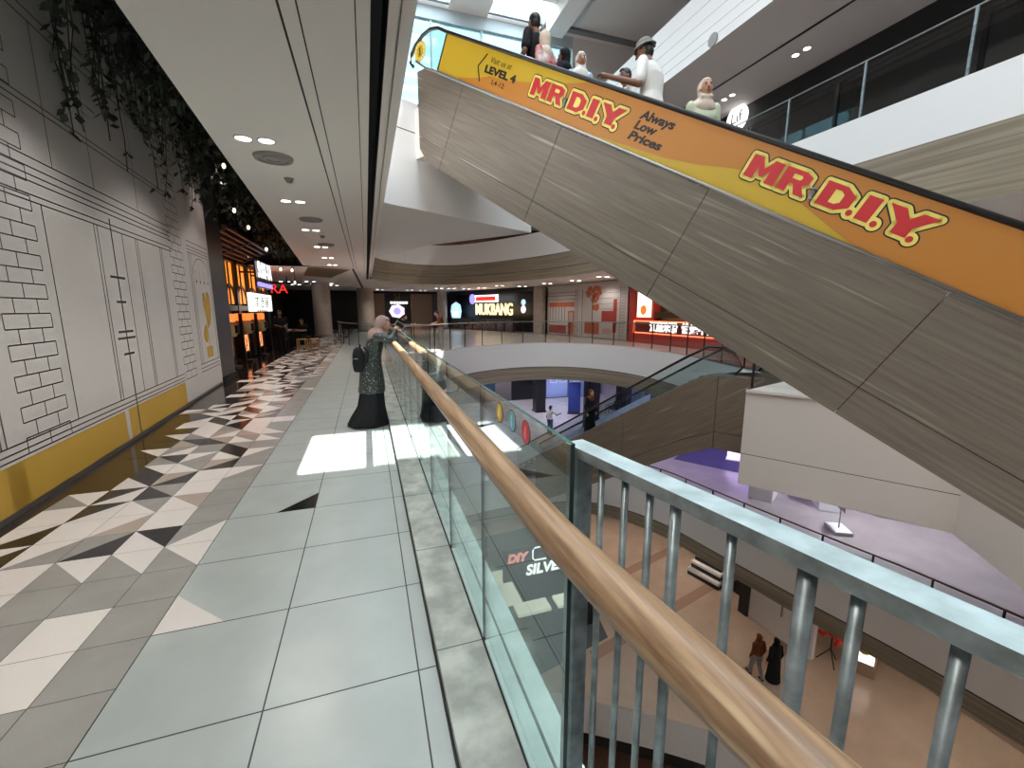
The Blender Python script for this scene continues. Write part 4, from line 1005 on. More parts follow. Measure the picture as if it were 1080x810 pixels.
k = MB(); [fb(k, 1 + i * 1.1, 1.9 + i * 1.1, 0, .95, .0, .3, SHOPGREY) for i in range(8)]; k.build('counter', t)
k = MB(); fb(k, L - .02, L + .9, 0, CZ, -.3, .0, STONEW); k.build('end_pillar', t)
# mural hoarding
t, L = sfront('mural_hoarding', 'pale hoarding with a red printed tree, shutters and a lamp post scene', (11.95, 27.7), (13.1, 19.75), 'hoarding')
k = MB(); fb(k, 0, L, 0, CZ - .04, -.05, 0, mat('mural_board', (186, 178, 174), .5))
for z in (.62, 2.3, 2.55, 2.75): fb(k, .1, 3.4, z, z + .03, 0, .004, INK)
for x in (.1, 3.3, 3.5, 4.0): fb(k, x, x + .04, .1, 2.9, 0, .004, INK)
fb(k, .2, 3.2, 1.85, 2.15, 0, .004, ORANGEPR); fb(k, .2, 2.3, .12, .66, 0, .004, REDPR); fb(k, 2.5, 3.2, .1, 1.6, 0, .004, ORANGEPR); fb(k, 2.65, 3.05, .9, 1.5, .004, .006, mat('mural_grey', (160, 156, 156), .5))
for i in range(6): fb(k, .3 + i * .36, .36 + i * .36, .8, 1.85, 0, .004, INK); fb(k, .3 + i * .36, .33 + i * .36, .12, .66, .004, .006, INK)
fb(k, 5.0, 5.06, .85, 2.4, 0, .006, LBLK); fb(k, 4.3, 5.7, .25, .92, 0, .004, ORANGEPR); 
for i in range(26):
    u = rp.uniform(0, 6.28); q = rp.random() ** .5; cx, cz = 5.1 + .62 * q * math.cos(u), 2.68 + .3 * q * math.sin(u); r_ = rp.uniform(.13, .24)
    k.add([V(cx + r_ * math.cos(j * .785), -.004 - i * .0003, cz + r_ * .6 * math.sin(j * .785)) for j in range(8)], [tuple(range(8))], ORANGEPR)
for i in range(9):
    cx, cz = 5.25 + rp.uniform(-.1, .32), 1.95 + rp.uniform(-.3, .45); r_ = rp.uniform(.1, .2)
    k.add([V(cx + r_ * math.cos(j * .785), -.004 - i * .0003, cz + r_ * math.sin(j * .785)) for j in range(8)], [tuple(range(8))], ORANGEPR)
k.tube([(5.03, -.006, 2.2), (5.35, -.006, 2.55)], .025, LBLK, 5); k.tube([(5.03, -.006, 2.1), (4.75, -.006, 2.4)], .02, LBLK, 5); 
fb(k, 5.9, 6.9, .95, 1.6, 0, .004, REDPR); fb(k, 6.9, 7.2, .4, 2.25, 0, .004, REDPR); fb(k, 6.0, 6.8, .3, .6, 0, .004, mat('mural_pink', (190, 150, 142), .5))
for z in (1.7, 2.0, 2.3, 2.6): fb(k, 5.6, 7.4, z, z + .015, 0, .004, INK)
for i in range(18): fb(k, 7.45, 7.85, .1 + i * .16, .115 + i * .16, 0, .004, INK)
fb(k, 7.44, 7.46, .05, 3.0, 0, .004, INK); fb(k, 0, L, 0, .06, 0, .02, STEEL)
k.build('printed_board', t)
# red noodle shop
t, L = sfront('noodle_shop_front', 'red shop front with a white lit poster and a neon-framed sign in Chinese', (13.15, 19.6), (13.6, 9.0))
k = MB(); fb(k, 0, L, 0, CZ, -.9, -.8, mat('warm_interior', (150, 110, 80), .6)); fb(k, 0, L, 2.75, CZ, -.8, .02, REDPAINT); fb(k, 0, .5, 0, CZ, -.8, .05, REDPAINT); fb(k, 0.5, L, 0, .55, -.8, .05, REDPAINT); fb(k, .5, 1.9, .5, CZ, -.4, .03, REDPAINT); k.build('shop_body', t)
k = MB(); fb(k, .75, 1.75, 1.3, 2.6, .03, .1, mat('lit_poster', (255, 240, 210), .4, emit=(255, 236, 205), es=1.3)); r_ = k.build('lit_poster', t)
k = MB(); k.lathe([(0, 0), (.24, 0), (.24, .01), (0, .01)], (0, 0, 0), mat('poster_bowl', (220, 130, 60), .5, emit=(220, 120, 50), es=.6), 18); k.xf(TF(1.25, 1.65, .105)); k.build('bowl_picture', r_)
k = MB()
for x0, x1, z0, z1 in ((.55, 7.4, 1.08, 1.13), (.55, 7.4, .5, .55), (.55, .62, .5, 1.13), (7.35, 7.4, .5, 1.13)): fb(k, x0, x1, z0, z1, .1, .14, mat('neon_red%d' % int(x0 * 100 + z0 * 10), (255, 150, 110), .4, emit=(255, 120, 80), es=1.6))
k.build('neon_frame', t)
k = MB(); fb(k, .6, 7.35, .55, 1.08, .06, .1, mat('sign_back', (110, 30, 24), .5)); k.build('sign_board', t)
text('lettering', '江燕米粉', .5, TF(2.75, .82, .11), SIGNWHITE, t, .02, .012, 0, 'CENTER', 1.9); text('lettering', '恰是中国', .5, TF(4.9, .82, .11), SIGNWHITE, t, .02, .012, 0, 'CENTER', 1.9)
k = MB(); fb(k, 2.0, 5.8, 1.3, 1.55, -.3, .0, mat('menu_dark', (60, 48, 30), .5)); fb(k, 2.1, 3.1, 1.9, 2.5, -.3, -.2, mat('menu_white', (210, 190, 180), .5, emit=(230, 200, 180), es=.5)); k.build('menu_board', t)
wall('wall_right', (13.8, 9.0), (13.8, 1.0), 0, CZ, BEIGEW)

# ------------------------------------------------------------------ shops on the floor above, right
t, L = sfront('upper_shop_front', 'dark glazed shop front on the floor above with a round white sign', (12.6, 18.3), (12.2, -6))
k = MB(); fb(k, 0, L, LV3, 8.43, -1.6, -1.5, mat('upper_dark', (40, 42, 46), .4)); fb(k, 0, L, 7.7, 8.43, -.2, .02, BLACK)
for i in range(9): fb(k, i * 3.0, i * 3.0 + .08, LV3, 7.7, -.05, .03, DSTEEL)
k.build('shop_frame', t)
k = MB(); fb(k, 0, L, LV3, 7.7, -.02, 0, GLASS2); k.build('shop_glass', t)
P = at(778, 125, X=12.35)
k = MB(); k.lathe([(0, 0), (.42, 0), (.42, .1), (0, .1)], (0, 0, 0), SIGNWHITE, 26); k.xf(frame(V(18.3 - P.y, -.12, P.z), (1, 0, 0), (0, 0, 1), (0, -1, 0))); r_ = k.build('round_sign', t)
text('lettering', 'Lif', .5, frame(V(18.3 - P.y, -.225, P.z), (1, 0, 0), (0, 0, 1), (0, -1, 0)), SHOPGREY, r_, .004)

# ------------------------------------------------------------------ ceiling fittings
def twin(loc, label, r=.085, dx=.2, group=None, ax=(1, 0)):
    t = thing('twin_downlight', label, 'ceiling light', loc, math.atan2(ax[1], ax[0]), group)
    for s in (-.5, .5):
        k = MB(); k.lathe([(0, -.006), (r * .8, -.006), (r * .8, 0.0), (0, 0.0)], (s * dx, 0, 0), LAMP, 16); k.build('lamp', t)
        k = MB(); k.rings([[V(s * dx + q * math.cos(u), q * math.sin(u), z) for u in (2 * math.pi * j / 16 for j in range(16))] for q, z in ((r * .8, 0), (r * .8, -.008), (r, -.008), (r, 0))], WHITE, False); k.build('rim', t)
    return t
def spot(loc, power, ang=120, color=(1, .95, .88), r=.08, aim=None):
    l = bpy.data.lights.new('downlight', 'SPOT'); l.energy = power; l.spot_size = R(ang); l.spot_blend = .6; l.color = color; l.shadow_soft_size = r  # name shared by real fittings and the added fill spots
    o = bpy.data.objects.new('downlight', l); COL.objects.link(o); o.location = loc
    if aim is not None: o.rotation_euler = (Vector(aim) - Vector(loc)).to_track_quat('-Z', 'Y').to_euler()
    return o
g1 = 'twin downlights along the walkway ceiling'
CORR = 88
for i, y in enumerate((-2.6, 0.0, 2.55, 5.1, 7.66, 10.2, 12.75, 15.3, 17.6)):
    twin((-.88 - .012 * y, y, CZ), 'twin downlight in the walkway ceiling, %s counting away from the photographer\'s end' % ORD[i], group=g1)
    spot((-.88 - .012 * y, y, CZ - .04), CORR)
    if y < 13: spot((-1.05 - .012 * y, y, CZ - .04), 46, 100, (1, .95, .9), .08, (-3.2, y, 1.3))  # fill spots added to brighten the hoarding and, by bounce, the ceiling
for i, y in enumerate((5.6, 9.0, 12.2)):
    k = MB(); k.lathe([(0, -.02), (.07, -.02), (.07, -.03), (.11, -.03), (.11, -.02), (.15, -.02), (.15, -.03), (.19, -.03), (.19, -.02), (.2, -.01), (.2, 0), (.12, 0), (.12, .04), (0, .04)], (0, 0, 0), mat('diffuser_grey%d' % i, (150, 146, 142), .6), 26)
    k.xf(Matrix.Translation((-.87, y, CZ))); tag(k.build('ceiling_air_diffuser'), 'round ceiling air diffuser, %s along the walkway' % ['nearest', 'middle', 'farthest'][i], 'vent', 'round air diffusers in the walkway ceiling')
for i, y in enumerate((6.4, 10.9)):
    k = MB(); k.lathe([(0, -.05), (.03, -.05), (.05, -.02), (.06, 0), (0, 0)], (-.84, y, CZ), mat('detector_grey%d' % i, (120, 118, 116), .6), 16); tag(k.build('smoke_detector'), 'small smoke detector beyond the %s air diffuser' % ['nearest', 'middle'][i], 'detector')
ring = inset(FAR3, 1.6)
ring = [(x, y) for x, y in ring]
idx = 0
pts_ = [(401, 308), (432, 310), (446, 308), (463, 310), (476, 309), (492, 307), (508, 306), (527, 304), (551, 302), (577, 299), (607, 296), (636, 292)]
for x, y in pts_:
    Y_ = None
    P = at(x, y, Z=CZ)
    if P.y > 38: P = V(P.x * 37.5 / P.y, 37.5, CZ)
    if P.x > 5.2 and P.y > 31: P = V(P.x * .9, P.y * .9, CZ)
    twin((P.x, P.y, CZ), 'twin downlight above the far side of the void, %s from the left' % ORD[idx], .15, .42, 'twin downlights over the far walkway', (1, -.35)); idx += 1
for i, (x, y) in enumerate(((327, 297), (333, 299), (346, 299), (352, 301), (312, 300), (300, 297))):
    P = at(x, y, Z=CZ)
    twin((P.x, P.y, CZ), 'twin downlight near the round column past the restaurant, %s in the cluster' % ORD[i], .14, .4, 'twin downlights past the restaurant')
for i, (x, y) in enumerate(((768, 103), (845, 55))):
    P = at(x, y, Z=8.42)
    twin((P.x, P.y, 8.43), 'twin downlight in the ceiling of the floor above, %s one' % ['lower left', 'upper right'][i], .1, .32, 'twin downlights on the floor above', (0, 1))
    spot((P.x, P.y, 8.38), 60)
spot((4, 32, 8.3), 800, 140)  # this and the next are added fills for the dark upper gap, no fittings
spot((9, 27, 8.3), 500, 140)
for x, y, e in ((-1.5, 22, 40), (-1.5, 27, 40), (1.5, 33, 95), (5, 34, 95), (8.0, 30.5, 90), (10.2, 25.5, 90), (11.9, 21, 70), (12.2, 16.5, 60), (12.2, 12.5, 40)):
    spot((x, y, CZ - .05), e, 150)
for x, y, c, e in ((9, 28.5, (.85, .88, 1), 260), (14, 28, (.75, .8, 1), 320), (6, 23, (.7, .78, 1), 320), (11, 24, (.75, .8, 1), 380), (14.5, 20, (.7, .65, 1), 200), (14.5, 14, (.62, .5, 1), 220), (14.6, 8.0, (.85, .88, 1), 420), (14.3, 3, (.85, .88, 1), 60)):  # the farthest pair is added to brighten the shop fronts, no fittings
    spot((x, y, -1.95), e, 140, c)
for x, y, e in ((14, 5, 150), (14, 10, 150), (13, 14.5, 150), (11, 18.5, 150), (7, 19.5, 110)):
    spot((x, y, -7.05), e, 150, (1, .90, .8))
spot((-2.55, 10.6, 4.6), 25, 60, (1, .8, .74), .05, (-3.2, 10.8, 3.2))
spot((-3.7, 14.6, 3.2), 20, 150, (1, .62, .3)); spot((-3.7, 18.5, 3.2), 20, 150, (1, .62, .3))
for x in (.6, 3.2): spot((x + .6, 13.5 - x, 3.4), 12, 150, (1, .8, .7))  # added for a peach glow below the deck, no fitting there
# ------------------------------------------------------------------ people
def person(name, label, loc, rz, h=1.68, skin=None, top=None, bottom=None, hair='short', hairm=None, long_sleeve=False, robe=False, J=None, headyaw=0, headpitch=0, vox=.012, cap=None, group=None, grip=(), chest=1.0, skirt=None, hem=.03, shoes=None, mirror_fingers=True, fingers_curl=.5):
    t = thing(name, label, 'person', loc, rz, group)
    f = h / 1.70
    D = dict(pel=(0, 0, .93), che=(0, .0, 1.24), nec=(0, .0, 1.43), hed=(0, .035, 1.575))
    for s_, n in ((-1, 'L'), (1, 'R')):
        D['sh' + n] = (s_ * .175, 0, 1.375); D['el' + n] = (s_ * .225, -.03, 1.09); D['wr' + n] = (s_ * .235, .06, .85)
        D['hi' + n] = (s_ * .09, 0, .9); D['kn' + n] = (s_ * .095, .02, .5); D['an' + n] = (s_ * .095, -.02, .085); D['to' + n] = (s_ * .11, .15, .035)
    D.update(J or {})
    P = {k: V(*v) * f for k, v in D.items()}
    skin = skin or SKIN_M; top = top or C_GREY; bottom = bottom or C_BLACK
    hm = Matrix.Rotation(headyaw, 3, 'Z') @ Matrix.Rotation(headpitch, 3, 'X')
    H = P['hed']
    b = MB()
    def hp(x, y, z): return H + hm @ (V(x, y, z) * f)
    b.ell(H, (.074 * f, .092 * f, .112 * f), skin, 18, hm)
    b.ell(hp(0, .022, -.055), (.056 * f, .064 * f, .062 * f), skin, 14, hm)
    b.rc(hp(0, .093, .004), hp(0, .108, -.028), .009 * f, .015 * f, skin, 8)
    for s_ in (-1, 1): b.ell(hp(s_ * .076, -.005, -.01), (.012 * f, .022 * f, .034 * f), skin, 8, hm)
    b.rc(P['nec'] - V(0, 0, .05 * f), hp(0, -.015, -.06), .056 * f, .052 * f, skin)
    sp = [P['pel'], P['che'], P['nec']]
    def torso(mb, k, m, low=-.10):
        rs = []
        prof = [(-.12, .155, .105), (0, .165, .115), (.35, .14, .1), (.62, .15, .108), (1.0, .172, .115), (1.3, .18, .10), (1.62, .155, .082), (1.82, .09, .065), (1.95, .05, .05)]
        for q, rx, ry in prof:
            if q < low: continue
            c = sp[0].lerp(sp[1], q) if q <= 1 else sp[1].lerp(sp[2], q - 1)
            ax = (sp[1] - sp[0]) if q <= .8 else ((sp[2] - sp[0]) if q < 1.2 else (sp[2] - sp[1]))
            e2 = ax.normalized().cross(V(1, 0, 0)).normalized(); e2 = -e2 if e2.y < 0 else e2
            rs.append([c + V(1, 0, 0) * (rx * k * chest * f * math.cos(u)) + e2 * (ry * k * chest * f * math.sin(u)) for u in (2 * math.pi * j / 18 for j in range(18))])
        mb.rings(rs, m)
    torso(b, .93, skin)
    for n in 'LR':
        b.rc(P['sh' + n], P['el' + n], .05 * f, .04 * f, skin); b.rc(P['el' + n], P['wr' + n], .041 * f, .027 * f, skin)
        b.rc(P['hi' + n], P['kn' + n], .085 * f, .056 * f, skin); b.rc(P['kn' + n], P['an' + n], .057 * f, .038 * f, skin); b.rc(P['an' + n] - V(0, .02, .03) * f, P['to' + n], .04 * f, .03 * f, skin)
        # hand: palm, four unequal curled fingers and a thumb off the side
        w = P['wr' + n]; d = (w - P['el' + n]).normalized(); s_ = -1 if n == 'L' else 1
        side = d.cross(V(0, 0, 1)); side = side.normalized() if side.length > .2 else V(0, 1, 0)
        nrm = side.cross(d).normalized()
        if nrm.z > 0: nrm = -nrm
        b.rc(w, w + d * .055 * f, .026 * f, .034 * f, skin, 10); b.rc(w + d * .05 * f - side * .018 * f, w + d * .07 * f + side * .02 * f, .02 * f, .02 * f, skin, 8)
        cl = fingers_curl
        for q, (o, ln_) in enumerate(((-.03, .062), (-.011, .075), (.009, .07), (.028, .055))):
            r_ = max(.0085 * f, vox * .8); p0 = w + d * .072 * f + side * o * f; p1 = p0 + (d * (1 - .35 * cl) + nrm * .5 * cl) * ln_ * .5 * f; p2 = p1 + (d * (1 - 1.1 * cl) + nrm * 1.2 * cl) * ln_ * .5 * f
            b.rc(p0, p1, r_, r_ * .95, skin, 6); b.rc(p1, p2, r_ * .95, r_ * .8, skin, 6)
        r_ = max(.010 * f, vox * .8); tb = w + d * .02 * f - side * .026 * f * (1 if s_ > 0 else -1) * (1)
        tb1 = tb + (d * .7 - side * (.55 if s_ > 0 else -.55) + nrm * .2) * .036 * f; b.rc(tb, tb1, r_ * 1.1, r_, skin, 6); b.rc(tb1, tb1 + (d * .9 + nrm * .35) * .028 * f, r_, r_ * .8, skin, 6)
    body = fuse(b, 'body', t, vox * .75)
    e = MB(); 
    for s_ in (-1, 1): e.ell(hp(s_ * .031, .083, .012), (.013 * f, .008 * f, .008 * f), EYE_M, 8, hm); e.rc(hp(s_ * .018, .09, .034), hp(s_ * .048, .08, .033), .005 * f, .004 * f, HAIR, 6)
    e.build('eyes', t, smooth=True)
    e = MB(); e.rc(hp(-.02, .08, -.062), hp(.02, .08, -.062), .008 * f, .008 * f, LIP, 8); e.build('mouth', t, smooth=True)
    hairm = hairm or HAIR
    if hair == 'short':
        k = MB(); k.ell(hp(0, -.016, .028), (.083 * f, .094 * f, .1 * f), hairm, 18, hm); k.ell(hp(0, -.035, -.02), (.078 * f, .07 * f, .075 * f), hairm, 16, hm); k.ell(hp(.01, .045, .085), (.058 * f, .045 * f, .028 * f), hairm, 14, hm)
        fuse(k, 'hair', t, vox * .9)
    else:
        k = MB(); k.ell(hp(0, -.036, .014), (.098 * f, .094 * f, .126 * f), hairm, 20, hm); k.ell(hp(0, .0, .085), (.07 * f, .075 * f, .045 * f), hairm, 16, hm); k.ell(hp(0, -.038, -.07), (.09 * f, .085 * f, .08 * f), hairm, 18, hm)
        k.rc(hp(-.05, .035, -.118), hp(.05, .035, -.118), .034 * f, .034 * f, hairm); k.rc(hp(0, -.01, -.12), P['nec'] - V(0, 0, .03 * f), .08 * f, .1 * f, hairm)
        for s_ in (-1, 1): k.rc(P['nec'], P['sh' + ('L' if s_ < 0 else 'R')] * .7 + P['nec'] * .3 - V(0, 0, .03 * f), .085 * f, .07 * f, hairm)
        k.ell(P['nec'].lerp(P['che'], .36) + V(0, .055, 0) * f, (.13 * f, .072 * f, .105 * f), hairm, 16); k.ell(P['nec'].lerp(P['che'], .36) + V(0, -.045, 0) * f, (.13 * f, .072 * f, .105 * f), hairm, 16)
        fuse(k, 'headscarf', t, vox * .9)
    if cap:
        k = MB(); k.ell(hp(0, -.01, .075), (.094 * f, .102 * f, .075 * f), cap, 20, hm)
        rr = [[hp(r_ * math.cos(u), -.01 + r_ * 1.08 * math.sin(u), z) for u in (2 * math.pi * j / 24 for j in range(24))] for r_, z in ((.09, .07), (.092, .05), (.128, .025), (.13, .03), (.095, .06))]
        k.rings(rr, cap); fuse(k, 'bucket_hat', t, vox * .8)
    # clothes
    k = MB(); torso(k, 1.07, top, -.2 if not skirt else -.2)
    for n in 'LR':
        k.rc(P['sh' + n] + V(0, 0, -.01), P['sh' + n].lerp(P['el' + n], .3), .068 * f, .066 * f, top)
        if long_sleeve: k.rc(P['sh' + n], P['el' + n], .062 * f, .058 * f, top); k.rc(P['el' + n], P['wr' + n].lerp(P['el' + n], .06), .058 * f, .042 * f, top)
        else: k.rc(P['sh' + n], P['sh' + n].lerp(P['el' + n], .78), .064 * f, .066 * f, top)
    if robe:
        rs = []
        for z, rx, ry, dy in robe: rs.append([V(rx * math.cos(u) * f, (dy + ry * math.sin(u)) * f, z * f) for u in (2 * math.pi * j / 22 for j in range(22))])
        k.rings(rs, top)
    fuse(k, 'robe' if robe and not skirt else 'shirt', t, vox)
    if skirt:
        k = MB(); rs = []
        for z, rx, ry, dy in skirt: rs.append([V((rx * (1 + .05 * math.sin(7 * u))) * math.cos(u) * f, (dy + ry * (1 + .05 * math.sin(7 * u)) * math.sin(u)) * f, z * f) for u in (2 * math.pi * j / 42 for j in range(42))])
        k.rings(rs, bottom); fuse(k, 'skirt', t, vox)
    elif not (robe and robe[-1][0] < .2):
        k = MB(); k.ell(P['pel'] - V(0, 0, .02 * f), (.172 * f, .125 * f, .12 * f), bottom, 18)
        for n in 'LR': k.rc(P['hi' + n], P['kn' + n], .1 * f, .074 * f, bottom); k.rc(P['kn' + n], P['an' + n] + V(0, 0, .02 * f), .073 * f, .062 * f, bottom)
        fuse(k, 'trousers', t, vox)
    if shoes:
        for n in 'LR':
            k = MB(); k.rc(P['an' + n] - V(0, .03, .035) * f, P['to' + n] + V(0, .02, .008) * f, .046 * f, .037 * f, shoes); fuse(k, 'shoe', t, vox)
    return t
# woman leaning on the handrail (faces +X)
wj = dict(pel=(0, -.02, .9), che=(0, .035, 1.2), nec=(0, .10, 1.385), hed=(0, .175, 1.475), shL=(-.165, .075, 1.32), shR=(.165, .075, 1.32),
          elL=(-.2, .25, 1.275), elR=(.2, .26, 1.275), wrL=(-.05, .34, 1.37), wrR=(.05, .33, 1.40), hiL=(-.085, -.02, .88), hiR=(.085, -.02, .88), knL=(-.085, .03, .48), knR=(.09, -.05, .48), anL=(-.085, -.02, .085), anR=(.09, -.24, .11), toL=(-.09, .14, .03), toR=(.09, -.1, .04))
wom = person('person', 'woman in a mauve headscarf, sequinned dark tunic and long black skirt leaning on the handrail', (0.055, 6.36, 0), R(-90), 1.66, SKIN_L, C_SEQ, C_BLACK, 'hijab', C_MAUVE, True, J=wj, headpitch=R(-12), vox=.009,
             robe=[(1.2, .15, .11, .03), (1.05, .15, .12, -.005), (.93, .165, .145, -.025), (.8, .185, .165, -.03), (.65, .195, .18, -.03), (.52, .205, .195, -.04), (.5, .19, .18, -.04)],
             skirt=[(.95, .15, .12, -.02), (.75, .175, .155, -.03), (.5, .185, .17, -.035), (.3, .2, .195, -.05), (.14, .22, .255, -.09), (.05, .235, .29, -.1), (.015, .24, .295, -.1)], fingers_curl=.6)
k = MB(); k.ell((0, -.02, 1.12), (.14, .06, .2), C_MAUVE, 16, Matrix.Rotation(R(-14), 3, 'X')); k.ell((.02, -.055, 1.02), (.09, .04, .16), C_MAUVE, 14, Matrix.Rotation(R(-8), 3, 'X')); k.ell((0, .03, 1.28), (.15, .09, .12), C_MAUVE, 16)
fuse(k, 'headscarf_tail', wom, .009)
bp = thing('backpack', 'small black backpack with a grey zip on the back of the woman at the handrail', 'backpack', (-.105, 6.34, .80), R(-90))
k = MB()
rs = []
for z, sx, sy in ((0, .12, .06), (.02, .14, .075), (.12, .148, .085), (.24, .14, .08), (.31, .11, .06), (.335, .06, .03)):
    rs.append([V(math.copysign(abs(math.cos(u)) ** .55, math.cos(u)) * sx, -.03 + math.copysign(abs(math.sin(u)) ** .55, math.sin(u)) * sy, z) for u in (2 * math.pi * j / 24 for j in range(24))])
k.rings(rs, C_BLACK); k.build('bag_body', bp, smooth=True)
k = MB(); k.tube([(-.15, -.04, .19), (-.13, -.11, .19), (0, -.122, .19), (.13, -.11, .19), (.15, -.04, .19)], .006, STEEL, 6); k.build('zip', bp, smooth=True)
k = MB(); k.tube([(-.04, 0, .33), (-.03, 0, .37), (.03, 0, .37), (.04, 0, .33)], .008, C_BLACK, 6); k.build('handle', bp, smooth=True)
for s_ in (-1, 1): k = MB(); k.tube([(s_ * .1, .04, .05), (s_ * .12, .09, .16), (s_ * .11, .1, .28), (s_ * .08, .05, .33)], .012, C_BLACK, 6); k.build('strap', bp, smooth=True)
k = MB(); M = frame((.445, 6.315, 1.44), (.8, 0, -.6), (.6, 0, .8), (0, 1, 0)); k.box((-.065, -.034, -.004), (.065, .034, .004), PLAST, M); k.box((-.06, -.031, -.0052), (.06, .031, -.004), SHOPDARK, M)
tag(k.build('mobile_phone', bevel=.002), 'white mobile phone in the hand of the woman at the handrail', 'phone')

# riders on the big escalator (own frame faces up the slope)
UP = R(30)
def rider(s, off, step_s=None, **kw):
    i = round((s - .35 - .18) / .36); sc = .35 + i * .36 + .18; z = 5.39 - T30 * sc
    P = epos(s, off, z); return (P.x, P.y, z)
ARMR = lambda s_, x, y, z: {('el' + s_): (x * .7, y * .5 - .03, 1.375 + (z - 1.375) * .5 - .04), ('wr' + s_): (x, y, z)}
person('person', 'boy in a black shirt with short black hair, back turned, highest rider on the escalator', rider(1.97, .72), UP, 1.78, SKIN_D, C_BLACK, C_BLACK, J=dict(elL=(-.27, -.02, 1.1), wrL=(-.3, .1, .88)), headyaw=R(-15), vox=.012)
person('person', 'child in a pale headscarf and red and white top on the escalator', rider(2.33, .5), UP, 1.5, SKIN_L, C_REDW, C_WHITE, 'hijab', C_BEIGE, True, headyaw=R(-25), vox=.012)
person('person', 'woman in a black headscarf and navy dress with her back turned on the escalator', rider(2.33, .98), UP, 1.48, SKIN_M, C_NAVY, C_BLACK, 'hijab', C_BLACK, True, headyaw=R(20), vox=.012)
person('person', 'girl in a white headscarf and light blue shirt looking back down the escalator', rider(2.69, .85), R(178), 1.44, SKIN_M, C_BLUE, C_BLACK, 'hijab', C_WHITE, True, headyaw=R(-12), vox=.012)
person('person', 'boy with short dark hair reaching an arm along the escalator handrail', tuple(Vector(rider(3.41, 1.0)) + EH * .05), R(78), 1.5, SKIN_D, C_WHITE, C_JEANS, J=dict(shR=(.18, .06, 1.37), elR=(.27, .3, 1.27), wrR=(.25, .55, 1.38)), headyaw=R(18), vox=.011)
person('person', 'man in a white T-shirt and grey bucket hat leaning on the escalator handrail', tuple(Vector(rider(3.77, .66)) - EH * .12), UP, 1.78, SKIN_D, C_WHITE, C_JEANS, cap=C_GREY, J=dict(che=(0, .02, 1.24), nec=(0, .05, 1.42), hed=(0, .12, 1.555), shL=(-.185, .05, 1.36), shR=(.185, .03, 1.36), elL=(-.27, .04, 1.09), wrL=(-.45, .35, 1.2), elR=(.22, .12, 1.09), wrR=(.12, .32, 1.0)), headyaw=R(12), headpitch=R(-14), vox=.011, chest=1.1)
person('person', 'girl in a pale headscarf and light green shirt looking out, lowest rider on the escalator', rider(4.49, .78), R(170), 1.54, SKIN_M, C_GREEN, C_BLACK, 'hijab', C_BEIGE, True, headyaw=R(-10), headpitch=R(8), vox=.012)

# people further along this level
person('person', 'waiter in black standing by the last lantern post', (-3.25, 19.2, 0), R(-160), 1.66, SKIN_D, C_BLACK, C_BLACK, J=dict(wrL=(-.1, .25, 1.05), wrR=(.1, .26, 1.05)), vox=.016, shoes=C_BLACK)
def sitter(label, loc, rz, top, hair='short', hm_=None, sk=None):
    person('person', label, loc, rz, 1.66, sk or SKIN_M, top, C_BLACK, hair, hm_, hair != 'short', J=dict(pel=(0, 0, .56), che=(0, .05, .86), nec=(0, .08, 1.05), hed=(0, .12, 1.19), shL=(-.175, .06, 1.0), shR=(.175, .06, 1.0), elL=(-.22, .14, .76), elR=(.22, .14, .76), wrL=(-.1, .36, .78), wrR=(.1, .36, .78), hiL=(-.09, .02, .54), hiR=(.09, .02, .54), knL=(-.11, .42, .5), knR=(.11, .42, .5), anL=(-.11, .42, .085), anR=(.11, .42, .085), toL=(-.12, .58, .035), toR=(.12, .58, .035)), vox=.016, shoes=C_BLACK)
sitter('diner in a grey top seated by the dark table, nearest the waiter', (-3.45, 20.2, 0), R(-25), C_GREY)
sitter('diner in black seated across the dark table, back towards the stools', (-2.75, 21.7, 0), R(150), C_BLACK)
sitter('diner in a beige headscarf seated furthest inside the terrace', (-3.7, 21.75, 0), R(-60), C_BEIGE, 'hijab', C_BEIGE)
person('person', 'person in black bending over the far railing, arm stretched along it', (1.15, 19.35, 0), R(-115), 1.68, SKIN_M, C_BLACK, C_BLACK, long_sleeve=True, J=dict(che=(0, .2, 1.18), nec=(0, .36, 1.28), hed=(0, .47, 1.36), shL=(-.17, .3, 1.25), shR=(.17, .3, 1.25), elL=(-.2, .58, 1.14), wrL=(-.12, .82, 1.09), elR=(.2, .56, 1.14), wrR=(.12, .76, 1.1)), vox=.016)
person('person', 'person in a dark top and grey trousers leaning sideways on the far railing', (3.05, 18.75, 0), R(100), 1.66, SKIN_M, C_BROWN, C_GREY, J=dict(nec=(0, .12, 1.41), hed=(0, .18, 1.54), elL=(-.24, .3, 1.15), wrL=(-.25, .5, 1.09)), hair='short', hairm=HAIR, vox=.016)
# floors below
person('person', 'person in a white T-shirt walking on the floor one level down', tuple(at(577, 470, Z=LV1)), R(-70), 1.68, SKIN_D, C_WHITE, C_JEANS, vox=.016) if False else None
P = at(577, 428, X=8.2); person('person', 'person in a white T-shirt on the floor one level down beyond the glass', (9.3, 21.0, LV1), R(-60), 1.7, SKIN_D, C_WHITE, C_JEANS, J=dict(elR=(.3, .2, 1.15), wrR=(.35, .42, 1.2)), vox=.016)
i_ = 11; s_ = .1 + i_ * .36 + .18; P = MP0 + MH * s_ + MN * .62; person('person', 'woman in a brown headscarf and dark dress riding the middle escalator', (P.x, P.y, -.1 - T31 * (.1 + i_ * .36)), R(180 + 18), 1.58, SKIN_M, C_BLACK, C_BLACK, 'hijab', C_BROWN, True, vox=.016, robe=[(1.2, .16, .12, 0), (.9, .19, .15, 0), (.5, .21, .17, 0), (.06, .25, .2, 0)])
